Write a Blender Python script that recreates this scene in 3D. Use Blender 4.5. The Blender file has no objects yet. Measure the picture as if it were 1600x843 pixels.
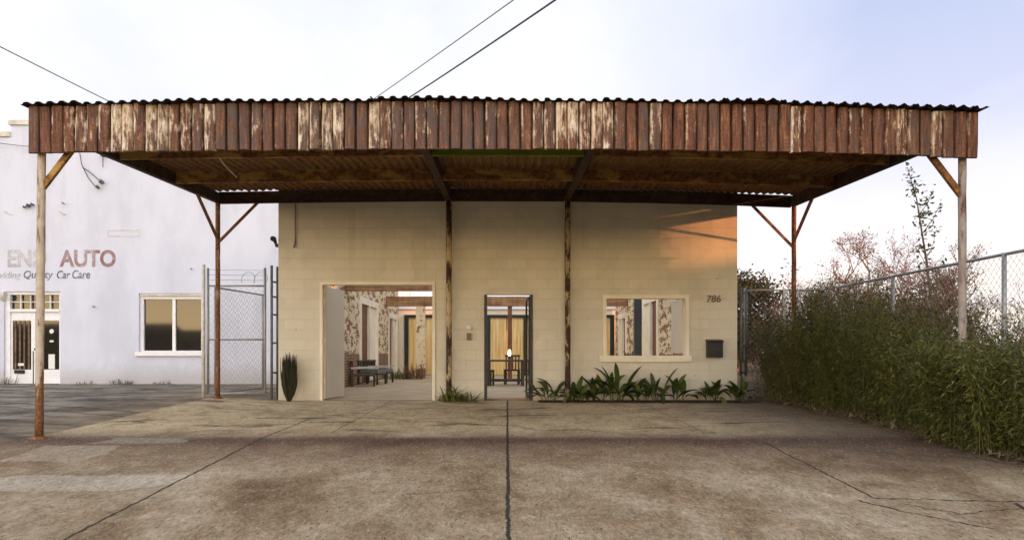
import bpy, math, random
from mathutils import Vector, Matrix
R = math.radians
rng = random.Random(7)
S = bpy.context.scene
COL = S.collection

# ------------------------------------------------------------------ camera
EYE = 0.962
F = 1248.0            # focal length in px of the 1600 px wide photograph
cam = bpy.data.cameras.new('camera'); camo = bpy.data.objects.new('camera', cam); COL.objects.link(camo)
camo.location = (0, 0, EYE); camo.rotation_euler = (R(90), 0, 0)
cam.sensor_width = 36; cam.lens = 36 * F / 1600
cam.shift_x = 8 / 1600; cam.shift_y = (550 - 421.5) / 1600
cam.clip_start = 0.05; cam.clip_end = 2000
S.camera = camo

# ------------------------------------------------------------------ sky, sun, exposure
SUN_DIR = Vector((1, -0.42, 0.147)).normalized()          # towards the sun
SUN_EL = math.asin(SUN_DIR.z); SUN_AZ = math.atan2(SUN_DIR.x, SUN_DIR.y)   # clockwise from +Y
SKY_STRENGTH = 0.10
EXPOSURE = 0.55
S.view_settings.view_transform = 'Standard'; S.view_settings.look = 'None'
S.view_settings.gamma = 1; S.view_settings.use_curve_mapping = False
S.view_settings.exposure = EXPOSURE

class NT:
    """small helper for writing node trees"""
    def __init__(s, tree): s.t = tree; s.t.nodes.clear()
    def new(s, kind, **kw):
        n = s.t.nodes.new(kind)
        for k, v in kw.items(): setattr(n, k, v)
        return n
    def put(s, sock, v):
        if isinstance(v, bpy.types.NodeSocket): s.t.links.new(v, sock)
        elif v is not None:
            if sock.type == 'RGBA' and not hasattr(v, '__len__'): v = (v, v, v, 1)
            elif sock.type == 'RGBA' and len(v) == 3: v = (*v, 1)
            sock.default_value = v
    def math(s, op, a, b=None, c=None, clamp=False):
        n = s.new('ShaderNodeMath', operation=op, use_clamp=clamp)
        s.put(n.inputs[0], a); s.put(n.inputs[1], b); s.put(n.inputs[2], c)
        return n.outputs[0]
    def add(s, a, b): return s.math('ADD', a, b)
    def mul(s, a, b): return s.math('MULTIPLY', a, b)
    def sub(s, a, b): return s.math('SUBTRACT', a, b)
    def step(s, x, a, b):          # smooth 0..1 as x runs from a to b (a may exceed b)
        n = s.new('ShaderNodeMapRange', interpolation_type='SMOOTHSTEP', clamp=True)
        s.put(n.inputs[0], x)
        if isinstance(a, (int, float)) and isinstance(b, (int, float)) and a > b:
            n.inputs[1].default_value = b; n.inputs[2].default_value = a
            n.inputs[3].default_value = 1; n.inputs[4].default_value = 0
        else:
            s.put(n.inputs[1], a); s.put(n.inputs[2], b)
        return n.outputs[0]
    def mix(s, f, a, b, mode='MIX'):
        n = s.new('ShaderNodeMix', data_type='RGBA', blend_type=mode)
        s.put(n.inputs[0], f); s.put(n.inputs[6], a); s.put(n.inputs[7], b)
        return n.outputs[2]
    def coords(s, which='Object'): return s.new('ShaderNodeTexCoord').outputs[which]
    def sep(s, v):
        n = s.new('ShaderNodeSeparateXYZ'); s.put(n.inputs[0], v); return n.outputs
    def comb(s, x, y, z):
        n = s.new('ShaderNodeCombineXYZ')
        for i, v in enumerate((x, y, z)): s.put(n.inputs[i], v)
        return n.outputs[0]
    def scale(s, v, xyz):
        n = s.new('ShaderNodeVectorMath', operation='MULTIPLY'); s.put(n.inputs[0], v); n.inputs[1].default_value = xyz
        return n.outputs[0]
    def noise(s, v, scale=1, detail=4, rough=.55, dist=0):
        n = s.new('ShaderNodeTexNoise'); s.put(n.inputs['Vector'], v)
        n.inputs['Scale'].default_value = scale; n.inputs['Detail'].default_value = detail
        n.inputs['Roughness'].default_value = rough; n.inputs['Distortion'].default_value = dist
        return n.outputs[0]
    def voro(s, v, scale=1, feature='F1'):
        n = s.new('ShaderNodeTexVoronoi', feature=feature); s.put(n.inputs['Vector'], v); n.inputs['Scale'].default_value = scale
        return n.outputs[0]
    def ramp(s, f, stops):
        n = s.new('ShaderNodeValToRGB'); s.put(n.inputs[0], f); cr = n.color_ramp
        while len(cr.elements) < len(stops): cr.elements.new(.5)
        for e, (p, c) in zip(cr.elements, stops): e.position = p; e.color = (*c, 1)
        return n.outputs[0]
    def island(s): return s.new('ShaderNodeNewGeometry').outputs['Random Per Island']
    def bump(s, h, strength=.3, dist=.01):
        n = s.new('ShaderNodeBump'); n.inputs['Strength'].default_value = strength; n.inputs['Distance'].default_value = dist
        s.put(n.inputs['Height'], h); return n.outputs[0]
    def out(s, color, rough=.8, metal=0, normal=None, spec=.3, **kw):
        p = s.new('ShaderNodeBsdfPrincipled')
        s.put(p.inputs['Base Color'], color); s.put(p.inputs['Roughness'], rough); s.put(p.inputs['Metallic'], metal)
        p.inputs['Specular IOR Level'].default_value = spec
        if normal is not None: s.put(p.inputs['Normal'], normal)
        for k, v in kw.items(): s.put(p.inputs[k], v)
        o = s.new('ShaderNodeOutputMaterial'); s.t.links.new(p.outputs[0], o.inputs[0]); return p

W = bpy.data.worlds.new('World'); S.world = W; W.use_nodes = True
n = NT(W.node_tree)
sky = n.new('ShaderNodeTexSky', sky_type='NISHITA', sun_disc=False)
sky.sun_elevation = SUN_EL; sky.sun_rotation = SUN_AZ
sky.air_density = 1.0; sky.dust_density = 2.0; sky.ozone_density = 1.0
d = n.coords('Generated'); dx, dy, dz = n.sep(d)
dzc = n.math('MAXIMUM', dz, 0.03)
cl = n.comb(n.math('DIVIDE', dx, n.add(dzc, .12)), n.math('DIVIDE', dy, n.add(dzc, .12)), 0)
cn = n.noise(n.scale(cl, (1.0, .55, 1)), 1.1, 6, .55, .4)
# thin bright cloud over most of the sky, opening to blue high on the right
opened = n.mul(n.step(dx, .02, .50), n.step(dz, .06, .34))
fac = n.sub(n.add(.83, n.mul(n.sub(cn, .5), 1.5)), n.mul(opened, .80))
fac = n.math('MULTIPLY_ADD', fac, 1, 0, clamp=True)
warm = n.mul(n.step(dz, .26, .0), n.step(dx, -.1, .6))
gold = n.mul(n.step(dz, .17, .02), n.step(dy, -.15, -.65))
ccol = n.mix(n.step(dz, .0, .6), (7.6, 7.5, 7.8), (7.0, 7.1, 7.8))
ccol = n.mix(warm, ccol, (8.8, 7.9, 6.6))

clear = n.mix(.93, n.mix(1, sky.outputs[0], (1.6, 1.6, 1.6), 'MULTIPLY'), n.mix(n.step(dz, .15, .5), (5.7, 5.8, 7.3), (3.6, 4.3, 6.3)))
afterglow = n.mul(n.step(dy, .05, -.5), n.step(dz, .95, .45))
skyc = n.mix(n.mul(afterglow, .85), n.mix(fac, clear, ccol), (17.0, 17.0, 18.2))
skyc = n.mix(gold, skyc, (56.0, 39.0, 19.0))
bg = n.new('ShaderNodeBackground'); n.put(bg.inputs[0], skyc); bg.inputs[1].default_value = SKY_STRENGTH
wo = n.new('ShaderNodeOutputWorld'); n.t.links.new(bg.outputs[0], wo.inputs[0])

sun = bpy.data.lights.new('sun', 'SUN'); suno = bpy.data.objects.new('sun', sun); COL.objects.link(suno)
sun.energy = 4.4; sun.angle = R(1.0); sun.color = (1.0, .38, .16)
suno.rotation_euler = SUN_DIR.to_track_quat('Z', 'Y').to_euler()
suno.location = SUN_DIR * 60

# ------------------------------------------------------------------ mesh + object helpers
class MB:
    def __init__(s): s.v = []; s.f = []; s.attr = []
    def quad(s, a, b, c, d):
        i = len(s.v); s.v += [tuple(a), tuple(b), tuple(c), tuple(d)]; s.f.append((i, i+1, i+2, i+3))
    def box(s, x0, x1, y0, y1, z0, z1, M=None):
        i = len(s.v)
        P = [(x, y, z) for z in (z0, z1) for x, y in ((x0, y0), (x1, y0), (x1, y1), (x0, y1))]
        if M is not None: P = [tuple(M @ Vector(p)) for p in P]
        s.v += P
        s.f += [(i, i+3, i+2, i+1), (i+4, i+5, i+6, i+7)] + [(i+a, i+b, i+b+4, i+a+4) for a, b in ((0, 1), (1, 2), (2, 3), (3, 0))]
        return s
    def bar(s, p, q, w, h, up=(0, 0, 1)):          # box of section w x h along p -> q
        p = Vector(p); q = Vector(q); d = (q - p); L = d.length; d.normalize()
        u = Vector(up); x = d.cross(u)
        if x.length < 1e-4: x = d.cross(Vector((1, 0, 0)))
        x.normalize(); z = x.cross(d)
        M = Matrix.Translation(p) @ Matrix((x, d, z)).transposed().to_4x4()
        return s.box(-w/2, w/2, 0, L, -h/2, h/2, M)
    def tube(s, pts, r, n=8, cap=True):
        pts = [Vector(p) for p in pts]; m = len(pts)
        rs = r if hasattr(r, '__len__') else [r] * m
        base = len(s.v); prev = None
        for k, p in enumerate(pts):
            d = (pts[min(k+1, m-1)] - pts[max(k-1, 0)])
            if d.length < 1e-9: d = Vector((0, 0, 1))
            d.normalize()
            if prev is None:
                x = d.cross(Vector((0, 0, 1)) if abs(d.z) < .9 else Vector((1, 0, 0)))
            else:
                x = prev - d * prev.dot(d)
            x.normalize(); y = d.cross(x); prev = x
            for j in range(n):
                a = 2*math.pi*j/n
                s.v.append(tuple(p + (x*math.cos(a) + y*math.sin(a)) * rs[k]))
        for k in range(m-1):
            for j in range(n):
                a = base+k*n+j; b = base+k*n+(j+1) % n
                s.f.append((a, b, b+n, a+n))
        if cap:
            s.f.append(tuple(base+j for j in range(n))[::-1]); s.f.append(tuple(base+(m-1)*n+j for j in range(n)))
        return s
    def prism(s, poly, axis, a, b):               # closed outline extruded along an axis; poly in the other two coordinates
        def P(u, v, w):
            return {'x': (w, u, v), 'y': (u, w, v), 'z': (u, v, w)}[axis]
        i = len(s.v); k = len(poly)
        s.v += [P(u, v, a) for u, v in poly] + [P(u, v, b) for u, v in poly]
        s.f.append(tuple(range(i, i+k))); s.f.append(tuple(range(i+2*k-1, i+k-1, -1)))
        s.f += [(i+(j+1) % k, i+j, i+k+j, i+k+(j+1) % k) for j in range(k)]
        return s
    def wall(s, u0, u1, z0, z1, holes, axis, a, b):
        """wall slab with rectangular holes (u0,u1,z0,z1); axis 'y': runs in x, thickness y a..b; axis 'x': runs in y"""
        us = sorted({u0, u1, *[h[0] for h in holes], *[h[1] for h in holes]}); zs = sorted({z0, z1, *[h[2] for h in holes], *[h[3] for h in holes]})
        us = [u for u in us if u0 <= u <= u1]; zs = [z for z in zs if z0 <= z <= z1]
        def P(u, w, z): return (u, w, z) if axis == 'y' else (w, u, z)
        def solid(i, j):
            if i < 0 or j < 0 or i >= len(us)-1 or j >= len(zs)-1: return False
            cu = (us[i]+us[i+1])/2; cz = (zs[j]+zs[j+1])/2
            return not any(h[0] < cu < h[1] and h[2] < cz < h[3] for h in holes)
        for i in range(len(us)-1):
            for j in range(len(zs)-1):
                if not solid(i, j): continue
                A, B, C, D = us[i], us[i+1], zs[j], zs[j+1]
                s.quad(P(A, a, C), P(B, a, C), P(B, a, D), P(A, a, D)); s.quad(P(B, b, C), P(A, b, C), P(A, b, D), P(B, b, D))
                if not solid(i-1, j): s.quad(P(A, b, C), P(A, a, C), P(A, a, D), P(A, b, D))
                if not solid(i+1, j): s.quad(P(B, a, C), P(B, b, C), P(B, b, D), P(B, a, D))
                if not solid(i, j-1): s.quad(P(A, a, C), P(A, b, C), P(B, b, C), P(B, a, C))
                if not solid(i, j+1): s.quad(P(A, a, D), P(B, a, D), P(B, b, D), P(A, b, D))
        return s
    def leaf(s, p, d, nrm, L, w, bend=0):
        p = Vector(p); d = Vector(d).normalized(); x = d.cross(Vector(nrm))
        if x.length < 1e-4: x = d.cross(Vector((.3, .5, 1)))
        x.normalize(); up = x.cross(d)
        i = len(s.v)
        m = p + d*(L*.45) + up*bend*L*.5; q = p + d*L - up*bend*L
        s.v += [tuple(p), tuple(m + x*(w/2) - up*w*.15), tuple(q), tuple(m - x*(w/2) - up*w*.15), tuple(m)]
        s.f += [(i, i+1, i+4), (i+1, i+2, i+4), (i+4, i+2, i+3), (i, i+4, i+3)]
    def blade(s, base, az, L, w, lean, curl, n=6, fold=.25, broad=False):
        """strap leaf rising from base, leaning outwards and arching over"""
        base = Vector(base); h = Vector((math.cos(az), math.sin(az), 0)); x = Vector((-h.y, h.x, 0)); p = base.copy(); i = len(s.v)
        ang = lean
        for k in range(n+1):
            t = k/n; ww = w * ((.12 if t < .3 else math.sin(math.pi*min(1, (t-.22)/.80))**.8) if broad else (.35 + 1.9*t - 2.2*t*t)) if t < .999 else .002
            dirv = h*math.sin(ang) + Vector((0, 0, 1))*math.cos(ang); nr = h*(-math.cos(ang)) + Vector((0, 0, 1))*math.sin(ang)
            s.v += [tuple(p - x*ww/2 + nr*ww*fold), tuple(p), tuple(p + x*ww/2 + nr*ww*fold)]
            p = p + dirv * (L/n); ang += curl/n
        for k in range(n):
            a = i+k*3
            s.f += [(a, a+1, a+4, a+3), (a+1, a+2, a+5, a+4)]
    def build(s, name, mat, parent=None, smooth=False, label=None, attr=None, kind=None):
        me = bpy.data.meshes.new(name); me.from_pydata(s.v, [], s.f); me.update()
        mats = mat if isinstance(mat, (list, tuple)) else [mat]
        for m in mats: me.materials.append(m)
        if smooth: me.polygons.foreach_set('use_smooth', [True]*len(me.polygons))
        if attr:
            for an, vals in attr.items():
                at = me.attributes.new(an, 'FLOAT_COLOR', 'POINT'); at.data.foreach_set('color', [c for v in vals for c in v])
        o = bpy.data.objects.new(name, me); COL.objects.link(o)
        if parent is not None:
            o.parent = parent
            me.transform(Matrix.Translation(parent_world(parent)).inverted())
        if label: o['label'] = label
        if kind: o['kind'] = kind
        return o

def parent_world(o):
    v = Vector((0, 0, 0))
    while o is not None: v += Vector(o.location); o = o.parent
    return v
def tag(o, label, cat, group=None):
    o['label'] = label; o['category'] = cat
    if group: o['group'] = group
    return o
def thing(name, label, cat, loc, group=None):
    o = bpy.data.objects.new(name, None); COL.objects.link(o); o.location = loc; o.empty_display_size = .2
    return tag(o, label, cat, group)

def px(x, Y): return (x - 792) / F * Y
def pz(y, Y): return EYE + (550 - y) / F * Y

# ------------------------------------------------------------------ materials
def material(name):
    m = bpy.data.materials.new(name); m.use_nodes = True; return m, NT(m.node_tree)

def simple(name, col, rough=.7, metal=0, var=.25, scale=6, bump=.1, spec=.3):
    m, n = material(name); c = n.coords()
    k = n.noise(c, scale, 5, .6)
    colr = n.mix(n.step(k, .25, .75), tuple(x*(1-var) for x in col), tuple(min(1, x*(1+var)) for x in col))
    n.out(colr, rough, metal, n.bump(n.noise(c, scale*8, 3), bump, .004), spec); return m

def rusty(name, paint, rust, dark, amount=.5, scale=5, low=None, stretch=(1, 1, .35), spec=.25):
    """painted iron with rust breaking through; low=(z0,z1) adds more rust near the ground"""
    m, n = material(name); c = n.coords(); z = n.sep(n.new('ShaderNodeNewGeometry').outputs['Position'])[2]
    k = n.noise(n.scale(c, stretch), scale*3, 6, .65, .3)
    k2 = n.noise(c, scale*9, 4, .6)
    r = n.mix(n.step(k2, .3, .7), dark, rust)
    th = n.math('SUBTRACT', 1.0, amount)
    if low:
        th = n.sub(th, n.mul(n.step(z, low[1], low[0]), .35))
    msk = n.step(k, n.sub(th, .06), n.add(th, .06))
    pc = n.mix(n.step(n.noise(c, scale*2, 4), .3, .7), tuple(x*.75 for x in paint), paint)
    n.out(n.mix(msk, pc, r), .75, 0, n.bump(n.add(n.mul(k, .6), n.mul(k2, .3)), .35, .006), spec); return m

def foliage(name, dark, mid, light, dead=None, dead_amt=.05, rough=.55, trans=.25):
    m, n = material(name); r = n.island()
    col = n.ramp(r, [(0, dark), (.5, mid), (1, light)])
    big = n.noise(n.coords(), 1.7, 3)
    col = n.mix(1, col, n.ramp(big, [(.3, (.6, .6, .6)), (.7, (1.25, 1.2, 1.1))]), 'MULTIPLY')
    if dead: col = n.mix(n.step(n.math('FRACT', n.mul(r, 37.3)), 1-dead_amt-.001, 1-dead_amt), col, dead)
    p = n.new('ShaderNodeBsdfPrincipled'); n.put(p.inputs['Base Color'], col); p.inputs['Roughness'].default_value = rough
    p.inputs['Specular IOR Level'].default_value = .3
    t = n.new('ShaderNodeBsdfTranslucent'); n.put(t.inputs[0], col)
    mx = n.new('ShaderNodeMixShader'); mx.inputs[0].default_value = trans
    n.t.links.new(p.outputs[0], mx.inputs[1]); n.t.links.new(t.outputs[0], mx.inputs[2])
    o = n.new('ShaderNodeOutputMaterial'); n.t.links.new(mx.outputs[0], o.inputs[0]); return m

M = {}
# --- concrete apron with joints, cracks, rust drip line, oil and pale patches
m, n = material('concrete'); M['concrete'] = m
c = n.coords(); X, Y, Z = n.sep(c)
w1 = n.sub(n.noise(c, 1.3, 4), .5); w2 = n.sub(n.noise(c, 9, 4, .6), .5)
Xw = n.add(X, n.add(n.mul(w1, .05), n.mul(w2, .035))); Yw = n.add(Y, n.add(n.mul(w1, .35), n.mul(w2, .10)))
big = n.noise(n.scale(c, (.62, .42, 1)), 1.0, 6, .66, .6)
med = n.noise(n.scale(c, (1.0, .55, 1)), 2.6, 10, .78, .4)
cg = n.scale(c, (1, .38, 1))
fine = n.noise(cg, 34, 4, .75)
speck = n.noise(cg, 48, 3, .7)
col = n.ramp(n.add(n.mul(big, .55), n.mul(med, .45)), [(.36, (.125, .072, .034)), (.45, (.220, .150, .080)), (.53, (.320, .242, .148)), (.64, (.46, .375, .265))])
# under the roof the slab is paler and yellower
under = n.step(Yw, 10.0, 11.2)
colu = n.ramp(n.add(n.mul(big, .4), n.mul(med, .6)), [(.36, (.24, .160, .080)), (.49, (.46, .355, .20)), (.62, (.60, .48, .30))])
colu = n.mix(n.step(n.noise(n.scale(c, (.5, 1.6, 1)), 1.9, 5, .6, .5), .56, .68), colu, (.075, .052, .034))
col = n.mix(under, col, colu)
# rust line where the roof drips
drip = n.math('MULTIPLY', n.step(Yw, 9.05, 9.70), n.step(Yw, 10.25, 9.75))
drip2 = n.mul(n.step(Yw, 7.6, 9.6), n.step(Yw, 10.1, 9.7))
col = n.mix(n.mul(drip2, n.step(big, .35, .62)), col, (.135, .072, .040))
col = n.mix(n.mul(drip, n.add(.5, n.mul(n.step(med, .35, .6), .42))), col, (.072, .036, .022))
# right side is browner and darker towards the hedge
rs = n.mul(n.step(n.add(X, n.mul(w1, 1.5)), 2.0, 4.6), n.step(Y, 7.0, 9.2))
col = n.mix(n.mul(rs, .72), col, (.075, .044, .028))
# rust orange blotches
ob = n.step(n.noise(n.scale(c, (.8, 1.2, 1)), 1.4, 4, .6, .8), .60, .74)
col = n.mix(n.mul(ob, .45), col, (.24, .115, .045))
# pale repaired patches on the left (irregular four-sided)
def patch(xa, xb, ya, yb, shear=0, soft=.03):
    xs = n.add(n.add(Xw, n.mul(w1, .5)), n.mul(n.sub(Y, (ya+yb)/2), -shear))
    a = n.mul(n.step(xs, xa-soft, xa+soft), n.step(xs, xb+soft, xb-soft))
    b = n.mul(n.step(Yw, ya-soft*2, ya+soft*2), n.step(Yw, yb+soft*2, yb-soft*2)); return n.mul(a, b)
for xa, xb, ya, yb, sh, colr, am in ((-5.35, -4.45, 8.35, 9.35, -.1, (.42, .35, .24), .5), (-4.95, -3.09, 6.95, 7.62, .9, (.48, .42, .32), .55),
                                  (-4.9, -3.9, 9.5, 9.95, 0, (.30, .25, .18), .7), (-5.9, -4.7, 6.2, 6.9, .6, (.42, .35, .25), .35)):
    col = n.mix(n.mul(patch(xa, xb, ya, yb, sh), am), col, n.mix(med, tuple(v*.75 for v in colr), tuple(v*1.15 for v in colr)))
# oil drips
oil = n.step(n.voro(n.add(n.scale(c, (.7, 1.2, 1)), n.comb(n.mul(w1, .8), n.mul(w1, .8), 0)), 1.1), .16, .03)
col = n.mix(n.mul(oil, .5), col, (.055, .040, .028))
tw = n.math('MAXIMUM', .2, n.add(-.42, n.mul(n.add(n.mul(fine, .65), n.mul(n.noise(cg, 13, 5, .7), .35)), 2.9)))
col = n.mix(1, col, n.comb(tw, tw, tw), 'MULTIPLY')
col = n.mix(n.step(speck, .60, .68), col, (.44, .38, .29))
col = n.mix(n.step(speck, .40, .32), col, (.045, .034, .024))
# construction joints
gaps = None
def joint(xc, half, y0=-50, y1=50, wob=0.25):
    dd = n.math('ABSOLUTE', n.sub(n.add(X, n.mul(w2, .045)), n.add(xc, n.mul(w1, wob*.1))))
    e = n.step(dd, half*1.5, half*.7)
    return n.mul(e, n.mul(n.step(Y, y0-.1, y0), n.step(Y, y1+.1, y1)))
def segs(pts, half):
    res = None
    P = n.comb(Xw, n.add(Y, n.add(n.mul(w2, .16), n.mul(w1, .3))), 0)
    for (xa, ya), (xb, yb) in zip(pts[:-1], pts[1:]):
        L2 = (xb-xa)**2 + (yb-ya)**2
        sub = n.new('ShaderNodeVectorMath', operation='SUBTRACT'); n.put(sub.inputs[0], P); sub.inputs[1].default_value = (xa, ya, 0)
        dot = n.new('ShaderNodeVectorMath', operation='DOT_PRODUCT'); n.put(dot.inputs[0], sub.outputs[0]); dot.inputs[1].default_value = ((xb-xa)/L2, (yb-ya)/L2, 0)
        t = n.math('MULTIPLY', dot.outputs['Value'], 1, clamp=True)
        q = n.comb(n.mul(t, xb-xa), n.mul(t, yb-ya), 0)
        ds = n.new('ShaderNodeVectorMath', operation='DISTANCE'); n.put(ds.inputs[0], sub.outputs[0]); n.put(ds.inputs[1], q)
        e = n.step(ds.outputs['Value'], half*1.6, half*.6); res = e if res is None else n.math('MAXIMUM', res, e)
    return res
jl = [joint(0.01, .013), joint(-3.03, .011, -50, 12.5), joint(3.08, .009, 6.75, 9.6),
      segs([(3.1, 6.7), (3.55, 6.62), (4.15, 6.6), (4.55, 6.5)], .012), segs([(4.15, 6.52), (4.05, 6.1), (4.1, 5.9), (3.7, 5.55)], .018),
      segs([(3.2, 6.5), (3.5, 6.2), (4.3, 6.35), (4.7, 6.42)], .008), segs([(2.9, 6.6), (3.15, 6.2), (3.5, 5.75)], .010),
      segs([(-.02, 7.05), (-.4, 7.0), (-.9, 6.8)], .006), joint(-2.3, .006, 10.5, 16), joint(2.6, .006, 10.5, 16), segs([(-2.9, 12.4), (-1.9, 16)], .006)]
for j in jl: gaps = j if gaps is None else n.math('MAXIMUM', gaps, j)
col = n.mix(n.mul(gaps, .93), col, (.022, .018, .014))
moss = n.mul(gaps, n.step(n.noise(c, 1.1, 3), .58, .66))
col = n.mix(n.mul(moss, .6), col, (.05, .065, .02))
h = n.sub(n.add(n.mul(fine, .5), n.mul(med, .6)), n.mul(gaps, 1.4))
n.out(col, n.add(.72, n.mul(fine, .2)), 0, n.bump(h, .55, .02), .25)

# --- old asphalt of the neighbouring lot
m, n = material('asphalt'); M['asphalt'] = m
c = n.coords(); X, Y, Z = n.sep(c)
a = n.noise(n.scale(c, (.42, .62, 1)), 1.5, 8, .70, .5); b = n.noise(c, 55, 4, .7); a2 = n.noise(n.scale(c, (.9, .7, 1)), 2.3, 8, .74, .5)
col = n.ramp(n.add(n.mul(a, .6), n.mul(a2, .4)), [(.40, (.045, .037, .028)), (.47, (.120, .102, .078)), (.53, (.23, .20, .155)), (.66, (.35, .31, .25))])
col = n.mix(n.step(n.noise(c, .7, 4), .55, .7), col, (.15, .12, .085))
edge = n.step(n.add(X, n.mul(n.sub(a2, .5), 4.0)), -8.2, -6.1)
col = n.mix(n.mul(edge, .75), col, n.mix(n.step(a, .4, .6), (.16, .115, .068), (.30, .235, .15)))
t = n.add(.1, n.mul(b, 1.8)); col = n.mix(1, col, n.comb(t, t, t), 'MULTIPLY')
col = n.mix(n.mul(n.step(n.voro(n.add(n.scale(c, (.4, .7, 1)), n.comb(n.mul(a2, .5), 0, 0)), 1.0, 'DISTANCE_TO_EDGE'), .02, .006), .6), col, (.03, .028, .027))
n.out(col, .85, 0, n.bump(n.add(b, a2), .5, .02), .25)

# --- soil
m, n = material('soil'); M['soil'] = m
c = n.coords(); a = n.noise(c, 1.2, 6, .7); b = n.noise(c, 30, 5, .75)
col = n.ramp(n.add(n.mul(a, .4), n.mul(b, .6)), [(.3, (.030, .022, .014)), (.5, (.085, .062, .038)), (.68, (.20, .155, .095))])
n.out(col, .95, 0, n.bump(b, .8, .04), .1)

# --- cream painted concrete block
def block_wall(name, base, mortar_dark=.80):
    m, n = material(name); c = n.coords(); X, Y, Z = n.sep(c)
    br = n.new('ShaderNodeTexBrick', offset=.5); n.put(br.inputs['Vector'], n.comb(X, Z, 0))
    for k, v in (('Scale', 1), ('Brick Width', .406), ('Row Height', .203), ('Mortar Size', .0045), ('Mortar Smooth', .25), ('Bias', 0)): br.inputs[k].default_value = v
    br.inputs['Color1'].default_value = (.0, .0, .0, 1); br.inputs['Color2'].default_value = (1, 1, 1, 1); br.inputs['Mortar'].default_value = (.5, .5, .5, 1)
    tone = br.outputs['Color']; mort = br.outputs['Fac']
    col = n.mix(tone, tuple(v*.955 for v in base), tuple(v*1.03 for v in base))
    dirt = n.noise(n.scale(c, (1, 1, .35)), 2.2, 6, .65)
    col = n.mix(n.mul(n.step(dirt, .48, .75), .30), col, tuple(v*f for v, f in zip(base, (.68, .62, .52))))
    # splash-back grime along the foot of the wall
    foot = n.mul(n.step(n.add(Z, n.mul(n.sub(dirt, .5), .5)), .26, .0), n.add(.0, n.mul(n.noise(c, 6, 5), .6)))
    col = n.mix(foot, col, tuple(v*f for v, f in zip(base, (.52, .45, .36))))
    streak = n.mul(n.step(n.noise(n.scale(c, (1, 1, .07)), 5.5, 5, .6), .54, .72), n.step(Z, .8, 3.2))
    col = n.mix(n.mul(streak, .22), col, tuple(v*f for v, f in zip(base, (.60, .52, .42))))
    touch = n.step(n.noise(n.scale(c, (.8, 1, .9)), 1.1, 2, .4), .585, .60)
    col = n.mix(n.mul(touch, .35), col, tuple(min(1, v*1.12) for v in base))
    # small chips
    chip = n.step(n.noise(c, 7, 3, .5), .755, .775); col = n.mix(n.mul(chip, .7), col, (.33, .27, .20))
    col = n.mix(n.mul(mort, 1-mortar_dark), col, (.20, .155, .10))
    hh = n.add(n.mul(mort, -1.2), n.mul(n.noise(c, 60, 4, .7), .22))
    n.out(col, .72, 0, n.bump(hh, .55, .008), .25); return m
M['block'] = block_wall('cream_block', (.655, .61, .48), .89)

# --- white painted facade of the neighbour
m, n = material('white_render'); M['facade'] = m
c = n.coords(); X, Y, Z = n.sep(c)
br = n.new('ShaderNodeTexBrick', offset=.5); n.put(br.inputs['Vector'], n.comb(X, Z, 0))
for k, v in (('Scale', 1), ('Brick Width', .22), ('Row Height', .075), ('Mortar Size', .006), ('Mortar Smooth', .4)): br.inputs[k].default_value = v
a = n.noise(n.scale(c, (1, 1, .4)), .9, 6, .65); b = n.noise(c, 5, 6, .7)
col = n.mix(n.step(a, .35, .7), (.645, .675, .765), (.55, .58, .66))
col = n.mix(n.mul(n.step(b, .60, .75), .22), col, (.52, .48, .44))
foot = n.mul(n.step(n.add(Z, n.mul(n.sub(b, .5), .9)), .75, .05), n.add(.15, n.mul(b, .75)))
col = n.mix(foot, col, (.36, .31, .25))
run = n.mul(n.step(n.noise(n.scale(c, (1, 1, .06)), 3.5, 5, .6), .60, .76), n.step(Z, 3, 7.5))
col = n.mix(n.mul(run, .35), col, (.45, .42, .40))
n.out(col, .8, 0, n.bump(n.add(n.mul(br.outputs['Fac'], -.5), n.mul(b, .6)), .35, .01), .2)

# --- brick with peeling lime paint
def peeling_brick(name, cover, zlow):
    m, n = material(name); c = n.coords(); X, Y, Z = n.sep(c)
    br = n.new('ShaderNodeTexBrick', offset=.5); n.put(br.inputs['Vector'], n.comb(n.add(X, Y), Z, 0))
    for k, v in (('Scale', 1), ('Brick Width', .22), ('Row Height', .075), ('Mortar Size', .007), ('Mortar Smooth', .2)): br.inputs[k].default_value = v
    br.inputs['Color1'].default_value = (.19, .080, .034, 1); br.inputs['Color2'].default_value = (.30, .145, .065, 1); br.inputs['Mortar'].default_value = (.42, .36, .28, 1)
    k = n.noise(n.scale(c, (1, .3, 1)), 7.6, 7, .62, .35); k = n.add(n.mul(k, .8), n.mul(n.noise(n.scale(c, (1, .4, 1)), 15, 4, .6), .2))
    th = n.add(1-cover, n.mul(n.step(Z, zlow+.10, zlow-.05), .5))
    msk = n.step(k, n.sub(th, .025), n.add(th, .025))
    paint = n.mix(n.noise(c, 5, 4), (.70, .55, .30), (.88, .76, .52))
    n.out(n.mix(msk, br.outputs['Color'], paint), .85, 0, n.bump(n.add(n.mul(br.outputs['Fac'], -.8), n.mul(msk, .4)), .6, .01), .15); return m
M['brick'] = peeling_brick('peeling_brick', .52, .85)
M['brick_bare'] = peeling_brick('worn_brick', .58, .3)

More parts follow.
